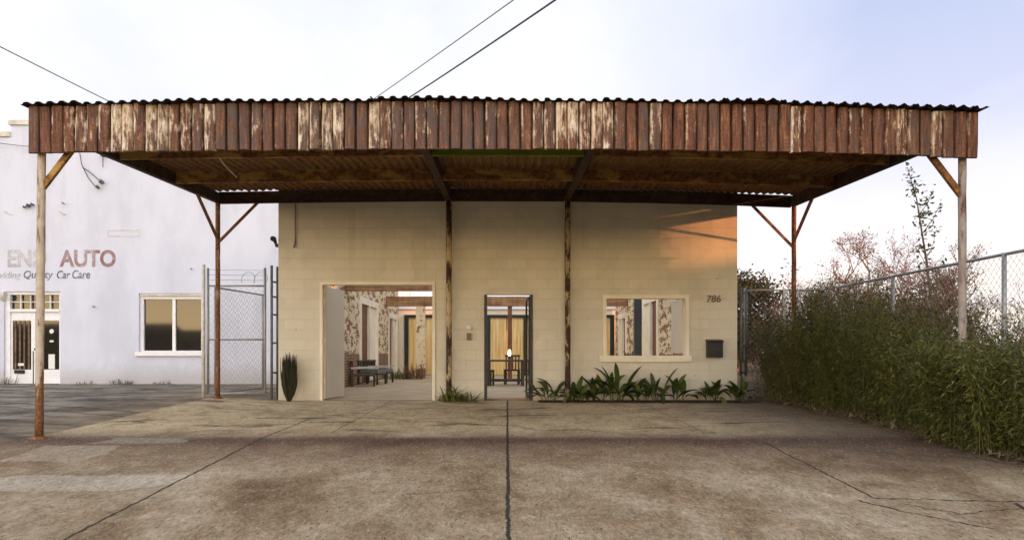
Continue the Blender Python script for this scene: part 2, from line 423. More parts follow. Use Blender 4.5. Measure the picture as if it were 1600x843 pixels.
# --- fascia strips: grey zinc, rust and flaking cream paint, per-strip mix in attribute
m, n = material('fascia_iron'); M['fascia'] = m
c = n.coords(); X, Y, Z = n.sep(c)
at = n.new('ShaderNodeAttribute', attribute_name='strip'); P, G, Sd = n.sep(at.outputs['Color']); U = at.outputs['Alpha']
v = n.comb(n.add(n.mul(X, 9), n.mul(Sd, 40)), n.mul(Y, 3), n.mul(Z, 2.6))
k1 = n.noise(v, 2.3, 7, .66, .45); k2 = n.noise(n.comb(n.mul(X, 34), n.mul(Sd, 30), n.mul(Z, 3.0)), 1.0, 6, .7, .4)
k3 = n.noise(c, 38, 4, .65)
rust = n.ramp(n.add(n.mul(k2, .7), n.mul(k3, .3)), [(.28, (.028, .014, .010)), (.41, (.070, .027, .015)), (.51, (.145, .056, .026)), (.60, (.25, .112, .046)), (.72, (.40, .25, .13))])
rust = n.mix(n.mul(G, n.mul(n.step(k1, .60, .44), .8)), rust, (.088, .070, .062))
rust = n.mix(n.mul(n.step(U, .72, .97), .6), rust, (.05, .028, .019))
th = n.sub(n.sub(.730, n.mul(P, .36)), n.mul(n.sub(n.add(n.step(U, .42, .12), n.mul(n.step(U, .78, .95), .5)), .4), .085))
th = n.add(th, n.mul(n.step(Z, 3.75, 3.45), .045))
msk = n.step(n.add(n.add(n.mul(k1, .55), n.mul(k2, .33)), n.mul(k3, .12)), n.sub(th, .075), n.add(th, .075))
paint = n.ramp(n.noise(v, 2.3, 5, .6), [(.3, (.34, .21, .105)), (.48, (.55, .41, .26)), (.65, (.74, .65, .52))])
fleck = n.step(n.add(n.mul(n.noise(n.comb(n.mul(X, 40), n.mul(Sd, 50), n.mul(Z, 14)), 1.0, 5, .7), .8), n.mul(P, .12)), .60, .68)
col = n.mix(n.math('MAXIMUM', msk, n.mul(fleck, .75)), rust, paint)
col = n.mix(n.step(n.noise(v, 4.2, 4, .6), .70, .74), col, (.045, .025, .018))
n.out(col, .68, 0, n.bump(n.add(k1, n.mul(k3, .4)), .4, .008), .3)

M['roof_iron'] = rusty('roof_iron', (.235, .150, .060), (.30, .140, .044), (.085, .045, .018), .55, 2.2, None, (1, .3, 1))
def shaded_edge(m):  # paints the dark of the overhang's underside into the front edge colour
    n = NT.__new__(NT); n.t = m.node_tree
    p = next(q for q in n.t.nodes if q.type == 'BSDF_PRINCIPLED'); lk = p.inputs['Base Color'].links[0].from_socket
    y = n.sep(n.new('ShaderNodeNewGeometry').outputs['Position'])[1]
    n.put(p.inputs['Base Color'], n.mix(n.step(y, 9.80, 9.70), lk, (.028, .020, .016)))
shaded_edge(M['roof_iron'])
M['beam_iron'] = rusty('beam_iron', (.44, .265, .07), (.28, .12, .036), (.08, .04, .018), .55, 1.6, None, (.5, 1, 1))
M['beam_dark'] = rusty('beam_dark', (.075, .052, .035), (.075, .036, .018), (.022, .014, .01), .55, 1.6, None, (.5, 1, 1))
M['green_beam'] = rusty('green_beam', (.17, .235, .020), (.15, .13, .03), (.08, .09, .016), .34, 1.4, None, (.4, 1, 1))
M['post_cream'] = rusty('post_cream', (.56, .47, .36), (.26, .12, .05), (.10, .045, .02), .42, 3.2, (-.2, 1.2), (1, 1, .25))
M['post_grey'] = rusty('post_grey', (.36, .31, .27), (.21, .10, .05), (.07, .035, .02), .40, 3.0, None, (1, 1, .22))
M['post_rust'] = rusty('post_rust', (.36, .25, .15), (.26, .105, .04), (.095, .04, .018), .60, 3.0, None, (1, 1, .25))
M['post_wall'] = rusty('post_wall', (.56, .44, .24), (.085, .042, .022), (.028, .016, .011), .53, 2.4, None, (1, 1, .4))
M['galv'] = simple('galvanised_pipe', (.36, .37, .38), .5, .35, .15, 8, .1)
M['galv_white'] = simple('whitened_pipe', (.60, .57, .52), .6, 0, .2, 9, .15)
M['green_pipe'] = simple('green_grey_pipe', (.12, .15, .145), .55, 0, .3, 6, .1)
M['wire'] = simple('chain_wire', (.34, .34, .34), .5, .4, .1, 5, 0)
M['cable'] = simple('cable_sheath', (.055, .045, .05), .6, 0, .1, 5, 0)
M['cable_pale'] = simple('old_cable', (.24, .20, .20), .6, 0, .1, 5, 0)
M['cream_paint'] = simple('cream_paint', (.80, .74, .58), .55, 0, .07, 3, .06)
M['door_paint'] = simple('door_paint', (.68, .63, .51), .45, 0, .05, 1.5, .05)
M['white_paint'] = simple('white_paint', (.78, .78, .78), .5, 0, .08, 5, .08)
M['dirty_white'] = simple('dirty_white_paint', (.60, .57, .50), .6, 0, .25, 4, .12)
M['steel_dark'] = simple('dark_steel', (.035, .037, .035), .45, .3, .3, 6, .08)
M['black_metal'] = simple('black_mailbox_paint', (.012, .012, .013), .35, 0, .2, 6, .05)
M['slate_post'] = simple('slate_paint', (.055, .065, .075), .5, 0, .2, 4, .05)
M['floor'] = simple('courtyard_concrete', (.47, .355, .20), .7, 0, .18, 1.4, .12)
M['white_plaster'] = simple('white_plaster', (.86, .77, .58), .8, 0, .08, 2, .15)
M['brown_wood'] = simple('brown_wood', (.16, .065, .028), .55, 0, .3, 6, .15)
M['dark_wood'] = simple('dark_wood', (.055, .045, .038), .5, 0, .35, 5, .1)
M['teal_cushion'] = simple('pale_teal_cloth', (.17, .19, .17), .9, 0, .2, 9, .2)
M['pot'] = simple('clay_pot', (.34, .16, .10), .8, 0, .15, 9, .15)
M['number_metal'] = simple('number_metal', (.15, .12, .09), .5, .4, .1, 9, 0)
M['lens'] = simple('white_plastic', (.80, .79, .76), .3, 0, .03, 9, 0)
M['paper'] = simple('white_card', (.75, .74, .70), .8, 0, .04, 9, 0)
M['ceramic'] = simple('insulator_porcelain', (.12, .10, .10), .3, 0, .2, 9, 0)
M['soffit_white'] = simple('white_soffit', (.84, .84, .86), .7, 0, .04, 3, 0)
M['curtain'] = simple('brown_curtain', (.16, .10, .055), .8, 0, .5, 7, .2)
M['room_dark'] = simple('dim_room', (.045, .040, .036), .8, 0, .2, 2, 0)
M['tan_wall'] = simple('tan_siding', (.36, .27, .17), .8, 0, .15, 2, .1)
M['shingle'] = simple('dark_shingle', (.07, .06, .055), .9, 0, .25, 5, .2)
M['bark'] = simple('grey_bark', (.16, .115, .085), .9, 0, .35, 6, .3)
M['bark_pink'] = simple('pinkish_twig', (.21, .115, .085), .9, 0, .3, 4, .1)
M['bark_red'] = simple('red_brown_twig', (.17, .085, .07), .9, 0, .35, 3, .1)
M['culm'] = simple('bamboo_culm', (.11, .10, .03), .6, 0, .35, 5, .1)
M['litter'] = foliage('dry_litter', (.11, .075, .04), (.20, .145, .085), (.33, .26, .16), None, 0, .8, .1)
M['bamboo'] = foliage('bamboo_leaf', (.046, .056, .010), (.105, .118, .020), (.20, .20, .042), (.26, .20, .07), .05)
M['broad'] = foliage('broad_leaf', (.026, .046, .012), (.055, .088, .020), (.14, .175, .035), None, 0, .4, .2)
M['yucca'] = foliage('strap_leaf', (.085, .120, .022), (.15, .185, .040), (.28, .29, .07), (.30, .24, .10), .06, .5, .25)
M['spike'] = foliage('spiky_stem', (.030, .036, .018), (.050, .055, .028), (.085, .080, .040), None, 0, .6, .1)
M['evergreen'] = foliage('evergreen_leaf', (.030, .034, .012), (.060, .058, .020), (.12, .095, .035), None, 0, .6, .2)
M['sapling'] = foliage('sapling_leaf', (.085, .10, .032), (.15, .15, .05), (.26, .22, .08), None, 0, .6, .3)
M['pinkleaf'] = foliage('pink_bud', (.18, .085, .055), (.27, .13, .08), (.38, .20, .125), None, 0, .7, .3)
M['redleaf'] = foliage('dry_red_leaf', (.13, .062, .038), (.21, .10, .06), (.31, .165, .095), (.12, .13, .04), .12, .7, .3)
M['weed'] = foliage('weed', (.08, .07, .03), (.15, .13, .05), (.25, .20, .09), None, 0, .8, .2)
M['ivy'] = foliage('ivy', (.035, .055, .020), (.06, .085, .03), (.10, .12, .05), None, 0, .5, .1)

m, n = material('golden_boards'); M['gold'] = m
c = n.coords(); X, Y, Z = n.sep(c)
k = n.noise(n.comb(n.mul(X, 14), 0, n.mul(Z, .8)), 1, 5, .6, .4)
brd = n.math('FRACT', n.mul(X, 7)); edge = n.step(n.math('ABSOLUTE', n.sub(brd, .5)), .44, .49)
col = n.ramp(k, [(.3, (.62, .35, .10)), (.55, (.86, .62, .25)), (.75, (.92, .76, .42))])
n.out(n.mix(n.mul(edge, .5), col, (.25, .12, .03)), .5, 0, n.bump(k, .2, .005), .3)
m, n = material('beam_timber'); M['timber'] = m
c = n.coords(); X, Y, Z = n.sep(c)
k = n.noise(n.comb(n.mul(X, 1.1), 0, n.mul(Z, 22)), 1, 5, .6, .5); k2 = n.noise(c, 2.2, 4)
stud = n.step(n.math('ABSOLUTE', n.sub(n.math('FRACT', n.mul(X, 5.0)), .5)), .40, .46)
col = n.ramp(n.add(n.mul(k, .6), n.mul(k2, .4)), [(.35, (.12, .055, .022)), (.5, (.30, .165, .075)), (.65, (.46, .29, .14))])
n.out(n.mix(n.mul(stud, .35), col, (.10, .05, .02)), .7, 0, n.bump(k, .3, .01), .2)
m, n = material('shop_glass'); M['glass'] = m
n.out(n.mix(n.noise(n.coords(), 2, 3), (.012, .012, .011), (.03, .026, .02)), .04, 0, None, .62)
def faded(name, c1, c2, keep):
    m, n = material(name); c = n.coords('Object'); k = n.noise(c, 9, 6, .7); k2 = n.noise(c, 2.2, 3)
    col = n.mix(n.step(k2, .4, .6), c1, c2)
    n.out(n.mix(n.step(n.add(n.mul(k, .75), n.mul(k2, .25)), keep-.06, keep+.06), col, (.63, .66, .745)), .85, 0, None, .1); return m
M['sign_red'] = faded('faded_red_lettering', (.27, .15, .15), (.36, .27, .27), .60)
M['sign_faint'] = faded('worn_off_lettering', (.42, .40, .41), (.50, .49, .50), .57)
M['sign_dark'] = faded('faded_dark_lettering', (.10, .10, .12), (.17, .17, .19), .58)
m, n = material('lamp_glow'); M['glow'] = m
n.out((.9, .8, .6), .5, 0, None, .2, **{'Emission Color': (1, .82, .52, 1), 'Emission Strength': 5.0})

# ------------------------------------------------------------------ THE SETTING: ground sheets
def sm(t): t = max(0, min(1, t)); return t*t*(3-2*t)
def gz(x, y):
    if y <= 1: z = -.5425
    elif y <= 9.85: z = -.10 - .05*(9.85-y)
    elif y < 16: z = -.10*(16-y)/6.15
    else: z = 0
    return z + .05*sm((-4.6-x)/1.0)*sm((y-11)/4)
def lin(a, b, k): return [a+(b-a)*i/k for i in range(k+1)]
XS = lin(-5.97, -4.6, 8)[:-1] + lin(-4.6, 5.5, 10)
YS = [0, 1] + lin(1, 9.85, 12)[1:-1] + lin(9.85, 11, 2)[:-1] + lin(11, 15, 8)[:-1] + [15, 15.5, 16.0]
def sheet(name, xs, ys, dz, mat, kind='structure'):
    mb = MB()
    mb.v = [(x, y, gz(x, y)+dz) for y in ys for x in xs]; w = len(xs)
    mb.f = [(j*w+i, j*w+i+1, (j+1)*w+i+1, (j+1)*w+i) for j in range(len(ys)-1) for i in range(w-1)]
    o = mb.build(name, mat); o['kind'] = kind; return o
XG = [-600, -150, -60, -30, -15, -8] + XS + [6.5, 8, 12, 25, 60, 150, 600]
YG = [-600, -150, -60, -30, -10] + YS + [18, 23, 32, 50, 100, 300, 1200]
sheet('ground', XG, YG, -.030, M['soil'])
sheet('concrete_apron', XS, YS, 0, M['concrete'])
sheet('asphalt_lot', [-40, -25, -15, -9, -7, -5.972], [-8] + YS + [18, 20, 22.99], .002, M['asphalt'])
sheet('alley_ground', [-5.972, -5.5, -5.0, -4.6], [15.999, 18, 23, 34], -.004, M['asphalt'])
sheet('street', [-120, -30, -6, 6, 30, 120], [-30, -20, -10, -8.0], .004, M['asphalt'])
sheet('courtyard_floor', [-4.43, 0, 4.43], [16.0, 20, 26, 32.6], .006, M['floor'])
sheet('planting_bed', [.62, 2, 3.5, 4.9], [15.42, 15.6, 15.9, 15.99], .010, M['soil'])

# ------------------------------------------------------------------ CANOPY
def piece(x, pts):
    if x <= pts[0][0]: return pts[0][1]
    for (a, b), (c_, d_) in zip(pts[:-1], pts[1:]):
        if x <= c_: return b+(d_-b)*(x-a)/(c_-a)
    return pts[-1][1]
DROOP = [(-5.9, -.06), (-4.0, -.03), (-1.5, 0), (1.0, -.004), (3.3, -.045), (4.6, -.085), (5.8, -.135)]
def droop(x): return piece(x, DROOP)
def rz(x, y): return 3.985 + (y-9.7)*.0345 + droop(x)      # underside line of the roof sheeting
XL, XR = -5.74, 5.68
canopy = thing('canopy', 'wide rusty drive-through canopy with strip fascia on thin iron posts', 'canopy', (0, 12.8, 0))
# fascia
mb = MB(); cols = []
NS = 81; x0, x1 = px(43, 9.7), px(1529, 9.7); wS = (x1-x0)/NS
def strip_mix(p):
    if p < 100: a, g = .25, .5
    elif p < 345: a, g = .86, .5
    elif p < 400: a, g = .25, .95
    elif p < 470: a, g = .42, .7
    elif p < 590: a, g = .78, .6
    elif p < 690: a, g = .5, .7
    elif p < 745: a, g = .45, .8
    elif p < 860: a, g = .48, .5
    elif p < 965: a, g = .95, .1
    else: a, g = .24, .25
    return a, g
fr = random.Random(21)
for i in range(NS):
    p = 43+(i+.5)*1486/NS; a, g = strip_mix(p)
    a = min(.74, max(.20, .12+a*.62 + fr.uniform(-.17, .17))); g = min(1, max(0, g + fr.uniform(-.4, .4)))
    if p > 965 and fr.random() < .20: a = fr.uniform(.5, .7)
    if 345 < p < 860 and fr.random() < .16: a, g = .2, 1.0
    if abs(p-720) < 10 or abs(p-350) < 10 or abs(p-1010) < 10: a, g = .1, 1
    xa = x0 + i*wS; xb = xa + wS*fr.uniform(.90, 1.0); xm = (xa+xb)/2
    zt = 4.004 + droop(xm) + fr.uniform(-.012, .008); zb = 3.432 + droop(xm)*.75 + fr.uniform(-.010, .006)
    if p > 1440: zb -= (p-1440)/88*.02
    tilt = fr.uniform(-.010, .010); yo = fr.uniform(-.008, .008); j = len(mb.v)
    prof = [(0, .034), (.08, .000), (.24, -.010), (.5, -.012), (.76, -.010), (.92, .000), (1, .034)]
    zs_ = [zb, zb+(zt-zb)*.33, zb+(zt-zb)*.66, zt]
    for zi, z in enumerate(zs_):
        bend = fr.uniform(-.006, .006)
        for u, dep in prof: mb.v.append((xa+(xb-xa)*u + tilt*(z-zb)/(zt-zb), 9.695+dep+yo+bend, z))
        for u in (1, 0): mb.v.append((xa+(xb-xa)*u + tilt*(z-zb)/(zt-zb), 9.745+yo, z))
    kk = 9
    for r_ in range(3):
        for q in range(kk): mb.f.append((j+r_*kk+q, j+r_*kk+(q+1) % kk, j+(r_+1)*kk+(q+1) % kk, j+(r_+1)*kk+q))
    mb.f.append(tuple(j+q for q in range(kk))[::-1]); mb.f.append(tuple(j+3*kk+q for q in range(kk)))
    sd = fr.random(); cols += [(a, g, sd, u) for _z in range(4) for u in (0, .1, .3, .5, .7, .9, 1, 1, 0)]
mb.build('fascia', M['fascia'], canopy, attr={'strip': cols})
mb = MB(); fx = lin(x0+.01, x1-.01, 12)
for a, b in zip(fx[:-1], fx[1:]): mb.bar((a, 9.775, 3.49+droop(a)*.8), (b, 9.775, 3.49+droop(b)*.8), .05, .085)
mb.build('fascia_rail', M['beam_dark'], canopy)
# corrugated roof sheeting
def roof_sheets():
    mb = MB(); q = random.Random(5); xs = x0-.03; pitch = wS; per = 5
    while xs < x1+.02:
        xe = min(xs + pitch*per, x1+.06)
        if 5.2 < xe < 5.75 and xs < 5.2: xe = 5.24
        if 5.24 <= xs < 5.40: xs = 5.40; xe = x1+.08
        yf = 9.60 + q.uniform(-.035, .035); lift = q.uniform(-.006, .014); skew = q.uniform(-.012, .012)
        K = max(2, int(round((xe-xs)/pitch*8))); ys = [yf, 10.5, 11.8, 13.8, 15.2, 15.93]
        j = len(mb.v)
        for layer in (0, .005):
            for y in ys:
                for k in range(K+1):
                    x = xs+(xe-xs)*k/K; ph = (x-x0)/pitch*2*math.pi
                    s_ = math.sin(ph); wv = math.copysign(abs(s_)**.28, s_)
                    mb.v.append((x, y, rz(x, y) + .026 + .015*wv + layer + lift + skew*(k/K-.5)*2 + (.014*abs(math.sin(k*2.1+xs*9)) if (y == yf and x > 2.2) else 0)))
        W_ = K+1; L = W_*len(ys)
        for r_ in range(len(ys)-1):
            for k in range(K):
                a = j+r_*W_+k; mb.f.append((a, a+W_, a+W_+1, a+1)); mb.f.append((a+L, a+L+1, a+L+W_+1, a+L+W_))
        for k in range(K):
            a = j+k; mb.f.append((a, a+1, a+1+L, a+L)); b = j+(len(ys)-1)*W_+k; mb.f.append((b+1, b, b+L, b+1+L))
        for r_ in range(len(ys)-1):
            a = j+r_*W_; mb.f.append((a+W_, a, a+L, a+W_+L)); b = a+K; mb.f.append((b, b+W_, b+W_+L, b+L))
        xs = xe - .012
    return mb
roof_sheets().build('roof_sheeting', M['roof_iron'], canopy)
# girders front to back
GX = [XL-.03, -1.17, 1.20, XR+.02]
for gx in GX:
    mb = MB(); ys = [9.80, 12.8, 15.92]
    w = .09 if abs(gx) > 3 else .12
    for a, b in zip(ys[:-1], ys[1:]): mb.bar((gx, a, rz(gx, a)-.105), (gx, b, rz(gx, b)-.105), w, .20)
    mb.build('girder', M['beam_dark'], canopy)
# cross beams bay by bay
for yy, hh, mm in ((9.88, .20, 'beam_iron'), (11.8, .19, 'beam_iron'), (13.8, .19, 'beam_iron'), (15.86, .23, 'beam_dark')):
    for a, b in zip(GX[:-1], GX[1:]):
        a_, b_ = a+.063, b-.063; k = 3; mb = MB(); xs = lin(a_, b_, k)
        for u, v_ in zip(xs[:-1], xs[1:]): mb.bar((u, yy, rz(u, yy)-hh/2-.006), (v_, yy, rz(v_, yy)-hh/2-.006), .07, hh)
        green = yy == 11.8 and a < 0 < b
        mb.build('cross_beam', M['green_beam' if green else mm], canopy, label='lime green painted cross beam' if green else None)
# posts
def post(x, yb, zb, zt, r, mat, lab, braces=(), lean=0.0, plate=True):
    mb = MB(); K = 14; q = random.Random(int(x*100)+int(yb*7))
    pts = [(x+lean*(1-t)+q.uniform(-.003, .003), yb, zb+(zt-zb)*t) for t in lin(0, 1, K)]
    mb.tube(pts, [r*(1+q.uniform(-.03, .03)) for _ in pts], 14)
    o = mb.build('post', mat, canopy, True, lab)
    if plate:
        pm = MB().tube([(x+lean, yb, zb-.03), (x+lean, yb, zb+.012), (x+lean, yb, zb+.03)], [r*2.3, r*2.1, r*1.2], 14); pm.build('base_plate', M['post_rust'], o)
    for p, q2, w in braces: MB().bar(p, q2, w, w*.8, (0, 1, 0)).build('brace', M['beam_iron'] if yb < 12 else M['post_rust'], o)
    return o
post(XL, 9.86, gz(XL, 9.86), 3.80, .048, M['post_cream'], 'cream front post flaking to rust at its foot', [((XL, 9.86, 2.98), (XL+.40, 9.86, 3.50), .07)], -.035)
post(5.62, 9.86, gz(5.62, 9.86)-.03, 3.72, .048, M['post_grey'], 'weathered grey front post rising out of the hedge', [((5.62, 9.86, 2.88), (5.62-.42, 9.86, 3.43), .07)], .0)
post(XL, 15.86, gz(XL, 15.86), rz(XL, 15.86)-.2, .046, M['post_rust'], 'rusty rear post by the wire gate',
     [((XL, 15.86, 3.13), (XL+.86, 15.86, 4.0), .05), ((XL, 15.86, 3.20), (XL-.03, 14.78, 3.98), .05)])
post(XR+.02, 15.86, gz(XR, 15.86)-.03, rz(XR, 15.86)-.2, .046, M['post_rust'], 'rusty rear post behind the hedge',
     [((XR, 15.86, 3.05), (XR-.84, 15.86, 3.91), .05), ((XR, 15.86, 3.12), (XR+.02, 14.86, 3.87), .05)])
post(-1.15, 15.86, gz(0, 15.86), rz(-1.15, 15.86)-.23, .056, M['post_wall'], 'dark flaking wall post between gateway and door', (), 0, False)
post(1.205, 15.86, gz(0, 15.86), rz(1.2, 15.86)-.23, .056, M['post_wall'], 'dark flaking wall post between door and window', (), 0, False)
MB().box(-4.56, 4.60, 15.945, 15.995, 4.02, 4.31).build('gap_light_stop', M['beam_dark'], canopy)  # strip added to stop daylight showing between rear beam and sheeting
# loose strap dangling under the sheeting
MB().tube([(px(338, 12.3), 12.3, rz(-4, 12.3)-.03), (px(352, 12.6), 12.6, rz(-4, 12.6)-.16), (px(370, 12.8), 12.8, rz(-4, 12.8)-.30)], .012, 6).build('loose_rod', M['galv_white'], canopy)

# ------------------------------------------------------------------ MAIN BUILDING (roofless block shell with a courtyard)
bld = thing('block_building', 'cream painted concrete block building under the canopy with open gateway', 'building', (0, 16.1, 0))
WX0, WX1 = -4.577, 4.615
GATE = (-3.745, -1.435, -.05, 2.37); DOOR = (-.455, .52, -.05, 2.115); WIN = (1.915, 3.65, .885, 2.115)
MB().wall(WX0, WX1, -.05, 4.32, [GATE, DOOR, WIN], 'y', 16.0, 16.2).build('front_wall', M['block'], bld)
YR = 32.6
lholes = [(24.1, 27.3, .05, 2.55), (29.9, 32.2, -.05, 2.35)]
MB().wall(16.2, YR, -.05, 3.65, lholes, 'x', WX0, -4.43).build('brick_wall', M['brick'], bld, label='left courtyard wall of peeling painted brick')
rholes = [(23.4, 25.9, .05, 2.6), (29.6, 31.6, .05, 2.35)]
MB().wall(16.2, YR, -.05, 3.65, rholes, 'x', 4.43, WX1).build('brick_wall', M['brick'], bld, label='right courtyard wall of peeling painted brick')
# white frames, brown leaves in the side wall openings
for xw, s_, holes in ((-4.43, 1, lholes), (4.43, -1, rholes)):
    for (ya, yb, za, zb) in holes:
        z0_ = max(za, 0.01); mb = MB(); e = .10; xa, xb = sorted((xw+s_*.03, xw-s_*.10))
        mb.box(xa, xb, ya-e, ya+e*1.6, z0_, zb+e); mb.box(xa, xb, yb-e*1.6, yb+e, z0_, zb+e); mb.box(xa+.001, xb-.001, ya+e*1.6, yb-e*1.6, zb-e, zb+e)
        ym = ya+(yb-ya)*.5; mb.box(xa+.001, xb-.001, ym-.07, ym+.07, z0_, zb-e)
        fo = mb.build('opening_frame', M['white_plaster'], bld)
        xa2, xb2 = sorted((xw-s_*.05, xw-s_*.085))
        MB().box(xa2, xb2, ya+.165, ym-.075, z0_, zb-.11).build('shutter', M['brown_wood'], fo)
        MB().box(xa2, xb2, ym+.075, yb-.165, z0_, zb-.11).build('shutter', M['white_plaster'], fo)
# cross beams of the old roof
for yy in (22.0, 29.3):
    MB().box(-4.42, 4.42, yy-.12, yy+.12, 2.65, 3.0).build('old_roof_beam', M['timber'], bld)
mb = MB().box(-3.32, -3.0, 29.15, 29.45, 0, 2.645); mb.build('brick_pier', M['brick_bare'], bld)
MB().box(.03, .19, 29.23, 29.37, 0, 2.645).build('timber_pier', M['brown_wood'], bld)
MB().box(3.18, 3.36, 19.9, 20.06, 0, 3.3).build('steel_column', M['slate_post'], bld)
# gateway trim and door
def frame_y(name, op, mat, parent, w, ya, yb, sides='LRTB'):
    x_0, x_1, z_0, z_1 = op; mb = MB()
    if 'L' in sides: mb.box(x_0, x_0+w, ya, yb, max(z_0, .002), z_1)
    if 'R' in sides: mb.box(x_1-w, x_1, ya, yb, max(z_0, .002), z_1)
    if 'T' in sides: mb.box(x_0+w, x_1-w, ya+.001, yb-.001, z_1-w, z_1)
    if 'B' in sides: mb.box(x_0+w, x_1-w, ya+.001, yb-.001, z_0, z_0+w)
    return mb.build(name, mat, parent)
gf = frame_y('gateway_frame', (GATE[0]+.002, GATE[1]-.002, 0, GATE[3]-.002), M['cream_paint'], bld, .055, 15.97, 16.22, 'LRT')
leafM = Matrix.Translation((-3.68, 16.10, 0)) @ Matrix.Rotation(R(82), 4, 'Z')
mb = MB().box(0, 1.12, -.025, .025, .03, 2.29, leafM); gl = mb.build('gate_leaf', M['door_paint'], bld)
for z_ in (.35, 1.15, 1.95): MB().box(-.05, .03, -.035, .035, z_, z_+.11, leafM).build('hinge', M['cream_paint'], gl)
dfm = frame_y('door_frame', (DOOR[0]+.002, DOOR[1]-.002, 0, DOOR[3]-.002), M['steel_dark'], bld, .055, 15.985, 16.19, 'LR')
# steel-and-glass leaf swung inwards, seen almost edge on
dl = MB(); dM = Matrix.Translation((.462, 16.10, 0)) @ Matrix.Rotation(R(93), 4, 'Z')
dl.box(0, .05, -.022, .022, .02, 2.09, dM); dl.box(.83, .88, -.022, .022, .02, 2.09, dM); dl.box(.05, .83, -.021, .021, .02, .10, dM); dl.box(.05, .83, -.021, .021, 2.03, 2.09, dM)
dlo = dl.build('door_leaf', M['steel_dark'], bld)
gm, gn = material('clear_glass')
gp = gn.out((.85, .9, .88), .02, 0, None, .5, **{'Transmission Weight': 1.0, 'IOR': 1.05}); M['clear'] = gm
MB().box(.052, .828, -.004, .004, .102, 2.028, dM).build('pane', M['clear'], dlo)
MB().box(DOOR[0]+.06, DOOR[1]-.06, 15.93, 16.21, .004, .03).build('door_sill', M['timber'], bld)
wf = frame_y('window_frame', (WIN[0]+.002, WIN[1]-.002, WIN[2]+.002, WIN[3]-.002), M['cream_paint'], bld, .075, 15.965, 16.215, 'LRT')
MB().box(WIN[0]-.07, WIN[1]+.04, 15.93, 16.0-.002, WIN[2]-.115, WIN[2]+.012).build('window_sill', M['cream_paint'], bld)
wM = Matrix.Translation((3.565, 16.20, 0)) @ Matrix.Rotation(R(91), 4, 'Z')
MB().box(0, .95, -.02, .02, .95, 2.04, wM).build('window_shutter', M['door_paint'], bld)
# house number, bell, conduit, lamp
def text_mesh(s_, xa, xb, za, zb, y, mat, name, parent=None, bold=0.0, shear=0.0, depth=.006):
    cu = bpy.data.curves.new(name, 'FONT'); cu.body = s_; cu.size = 1; cu.offset = bold; cu.shear = shear; cu.extrude = .5; cu.resolution_u = 4
    o = bpy.data.objects.new(name, cu); COL.objects.link(o); bpy.context.view_layer.update()
    dg = bpy.context.evaluated_depsgraph_get(); me = bpy.data.meshes.new_from_object(o.evaluated_get(dg)); bpy.data.objects.remove(o)
    vs = [v.co.copy() for v in me.vertices]
    ax, bx = min(v.x for v in vs), max(v.x for v in vs); ay, by = min(v.y for v in vs), max(v.y for v in vs)
    mb = MB(); mb.v = [(xa+(v.x-ax)/(bx-ax)*(xb-xa), y-depth*(v.z+.5), za+(v.y-ay)/(by-ay)*(zb-za)) for v in vs]
    mb.f = [tuple(p.vertices) for p in me.polygons]
    bpy.data.meshes.remove(me); return mb.build(name, mat, parent)
text_mesh('786', px(1104, 16), px(1126, 16), pz(472, 16), pz(461, 16), 15.995, M['number_metal'], 'house_number', bld, .012, .12, .02)
mb = MB().tube([(px(733, 16), 15.998, pz(511, 16)), (px(733, 16), 15.965, pz(511, 16)), (px(733, 16), 15.955, pz(511, 16))], [.055, .055, .04], 20); mb.build('doorbell', M['lens'], bld, True)
MB().box(px(729.5, 16), px(736.5, 16), 15.96, 15.998, pz(531, 16), pz(520, 16)).build('intercom', M['number_metal'], bld)
MB().tube([(px(462, 16), 15.97, 3.95), (px(462, 16), 15.97, pz(372, 16)), (px(461.5, 16), 15.97, pz(380, 16)), (px(459.5, 16), 15.965, pz(387, 16))], [.013, .013, .022, .02], 8).build('conduit', M['cable_pale'], bld)
mb = MB().box(-4.66, -4.58, 16.05, 16.17, 3.08, 3.14); mb.tube([(-4.64, 16.1, 3.10), (-4.66, 15.98, 3.24), (-4.66, 15.9, 3.22)], [.02, .045, .055], 10); mb.build('wall_lamp', M['steel_dark'], bld)
mb = MB(); 
# rear dwelling across the court
house = thing('courtyard_house', 'low house with golden board doors in dark frames behind the courtyard', 'house', (0, 33.5, 0))
MB().wall(-4.55, 4.58, 0, 2.72, [(-4.2, 4.40, .02, 2.5)], 'y', 32.72, 32.9).build('house_wall', M['white_plaster'], house)
MB().box(-4.8, 4.8, 32.3+.31, 38, 2.722, 2.86).build('flat_roof', M['soffit_white'], house)
MB().wall(-4.55, 4.58, 0, 2.72, [], 'y', 37.6, 37.8).build('house_wall', M['white_plaster'], house)
edges = [-4.2, -2.55, -.85, .85, 2.6, 4.40]
for a, b in zip(edges[:-1], edges[1:]):
    mb = MB(); t_ = .17; mb.box(a+.003, a+t_, 32.66, 32.86, .03, 2.49); mb.box(b-t_, b-.003, 32.66, 32.86, .03, 2.49); mb.box(a+t_, b-t_, 32.661, 32.859, 2.38, 2.489)
    fo = mb.build('door_frame', M['steel_dark'], house)
    mid = (a+b)/2
    MB().box(a+t_+.002, mid-.012 if a != -.85 else mid-.03, 32.74, 32.79, .04, 2.378).build('board_door', M['gold'], fo); MB().box(mid+.012, b-t_-.002, 32.742, 32.792, .04, 2.378).build('board_door', M['gold'], fo)

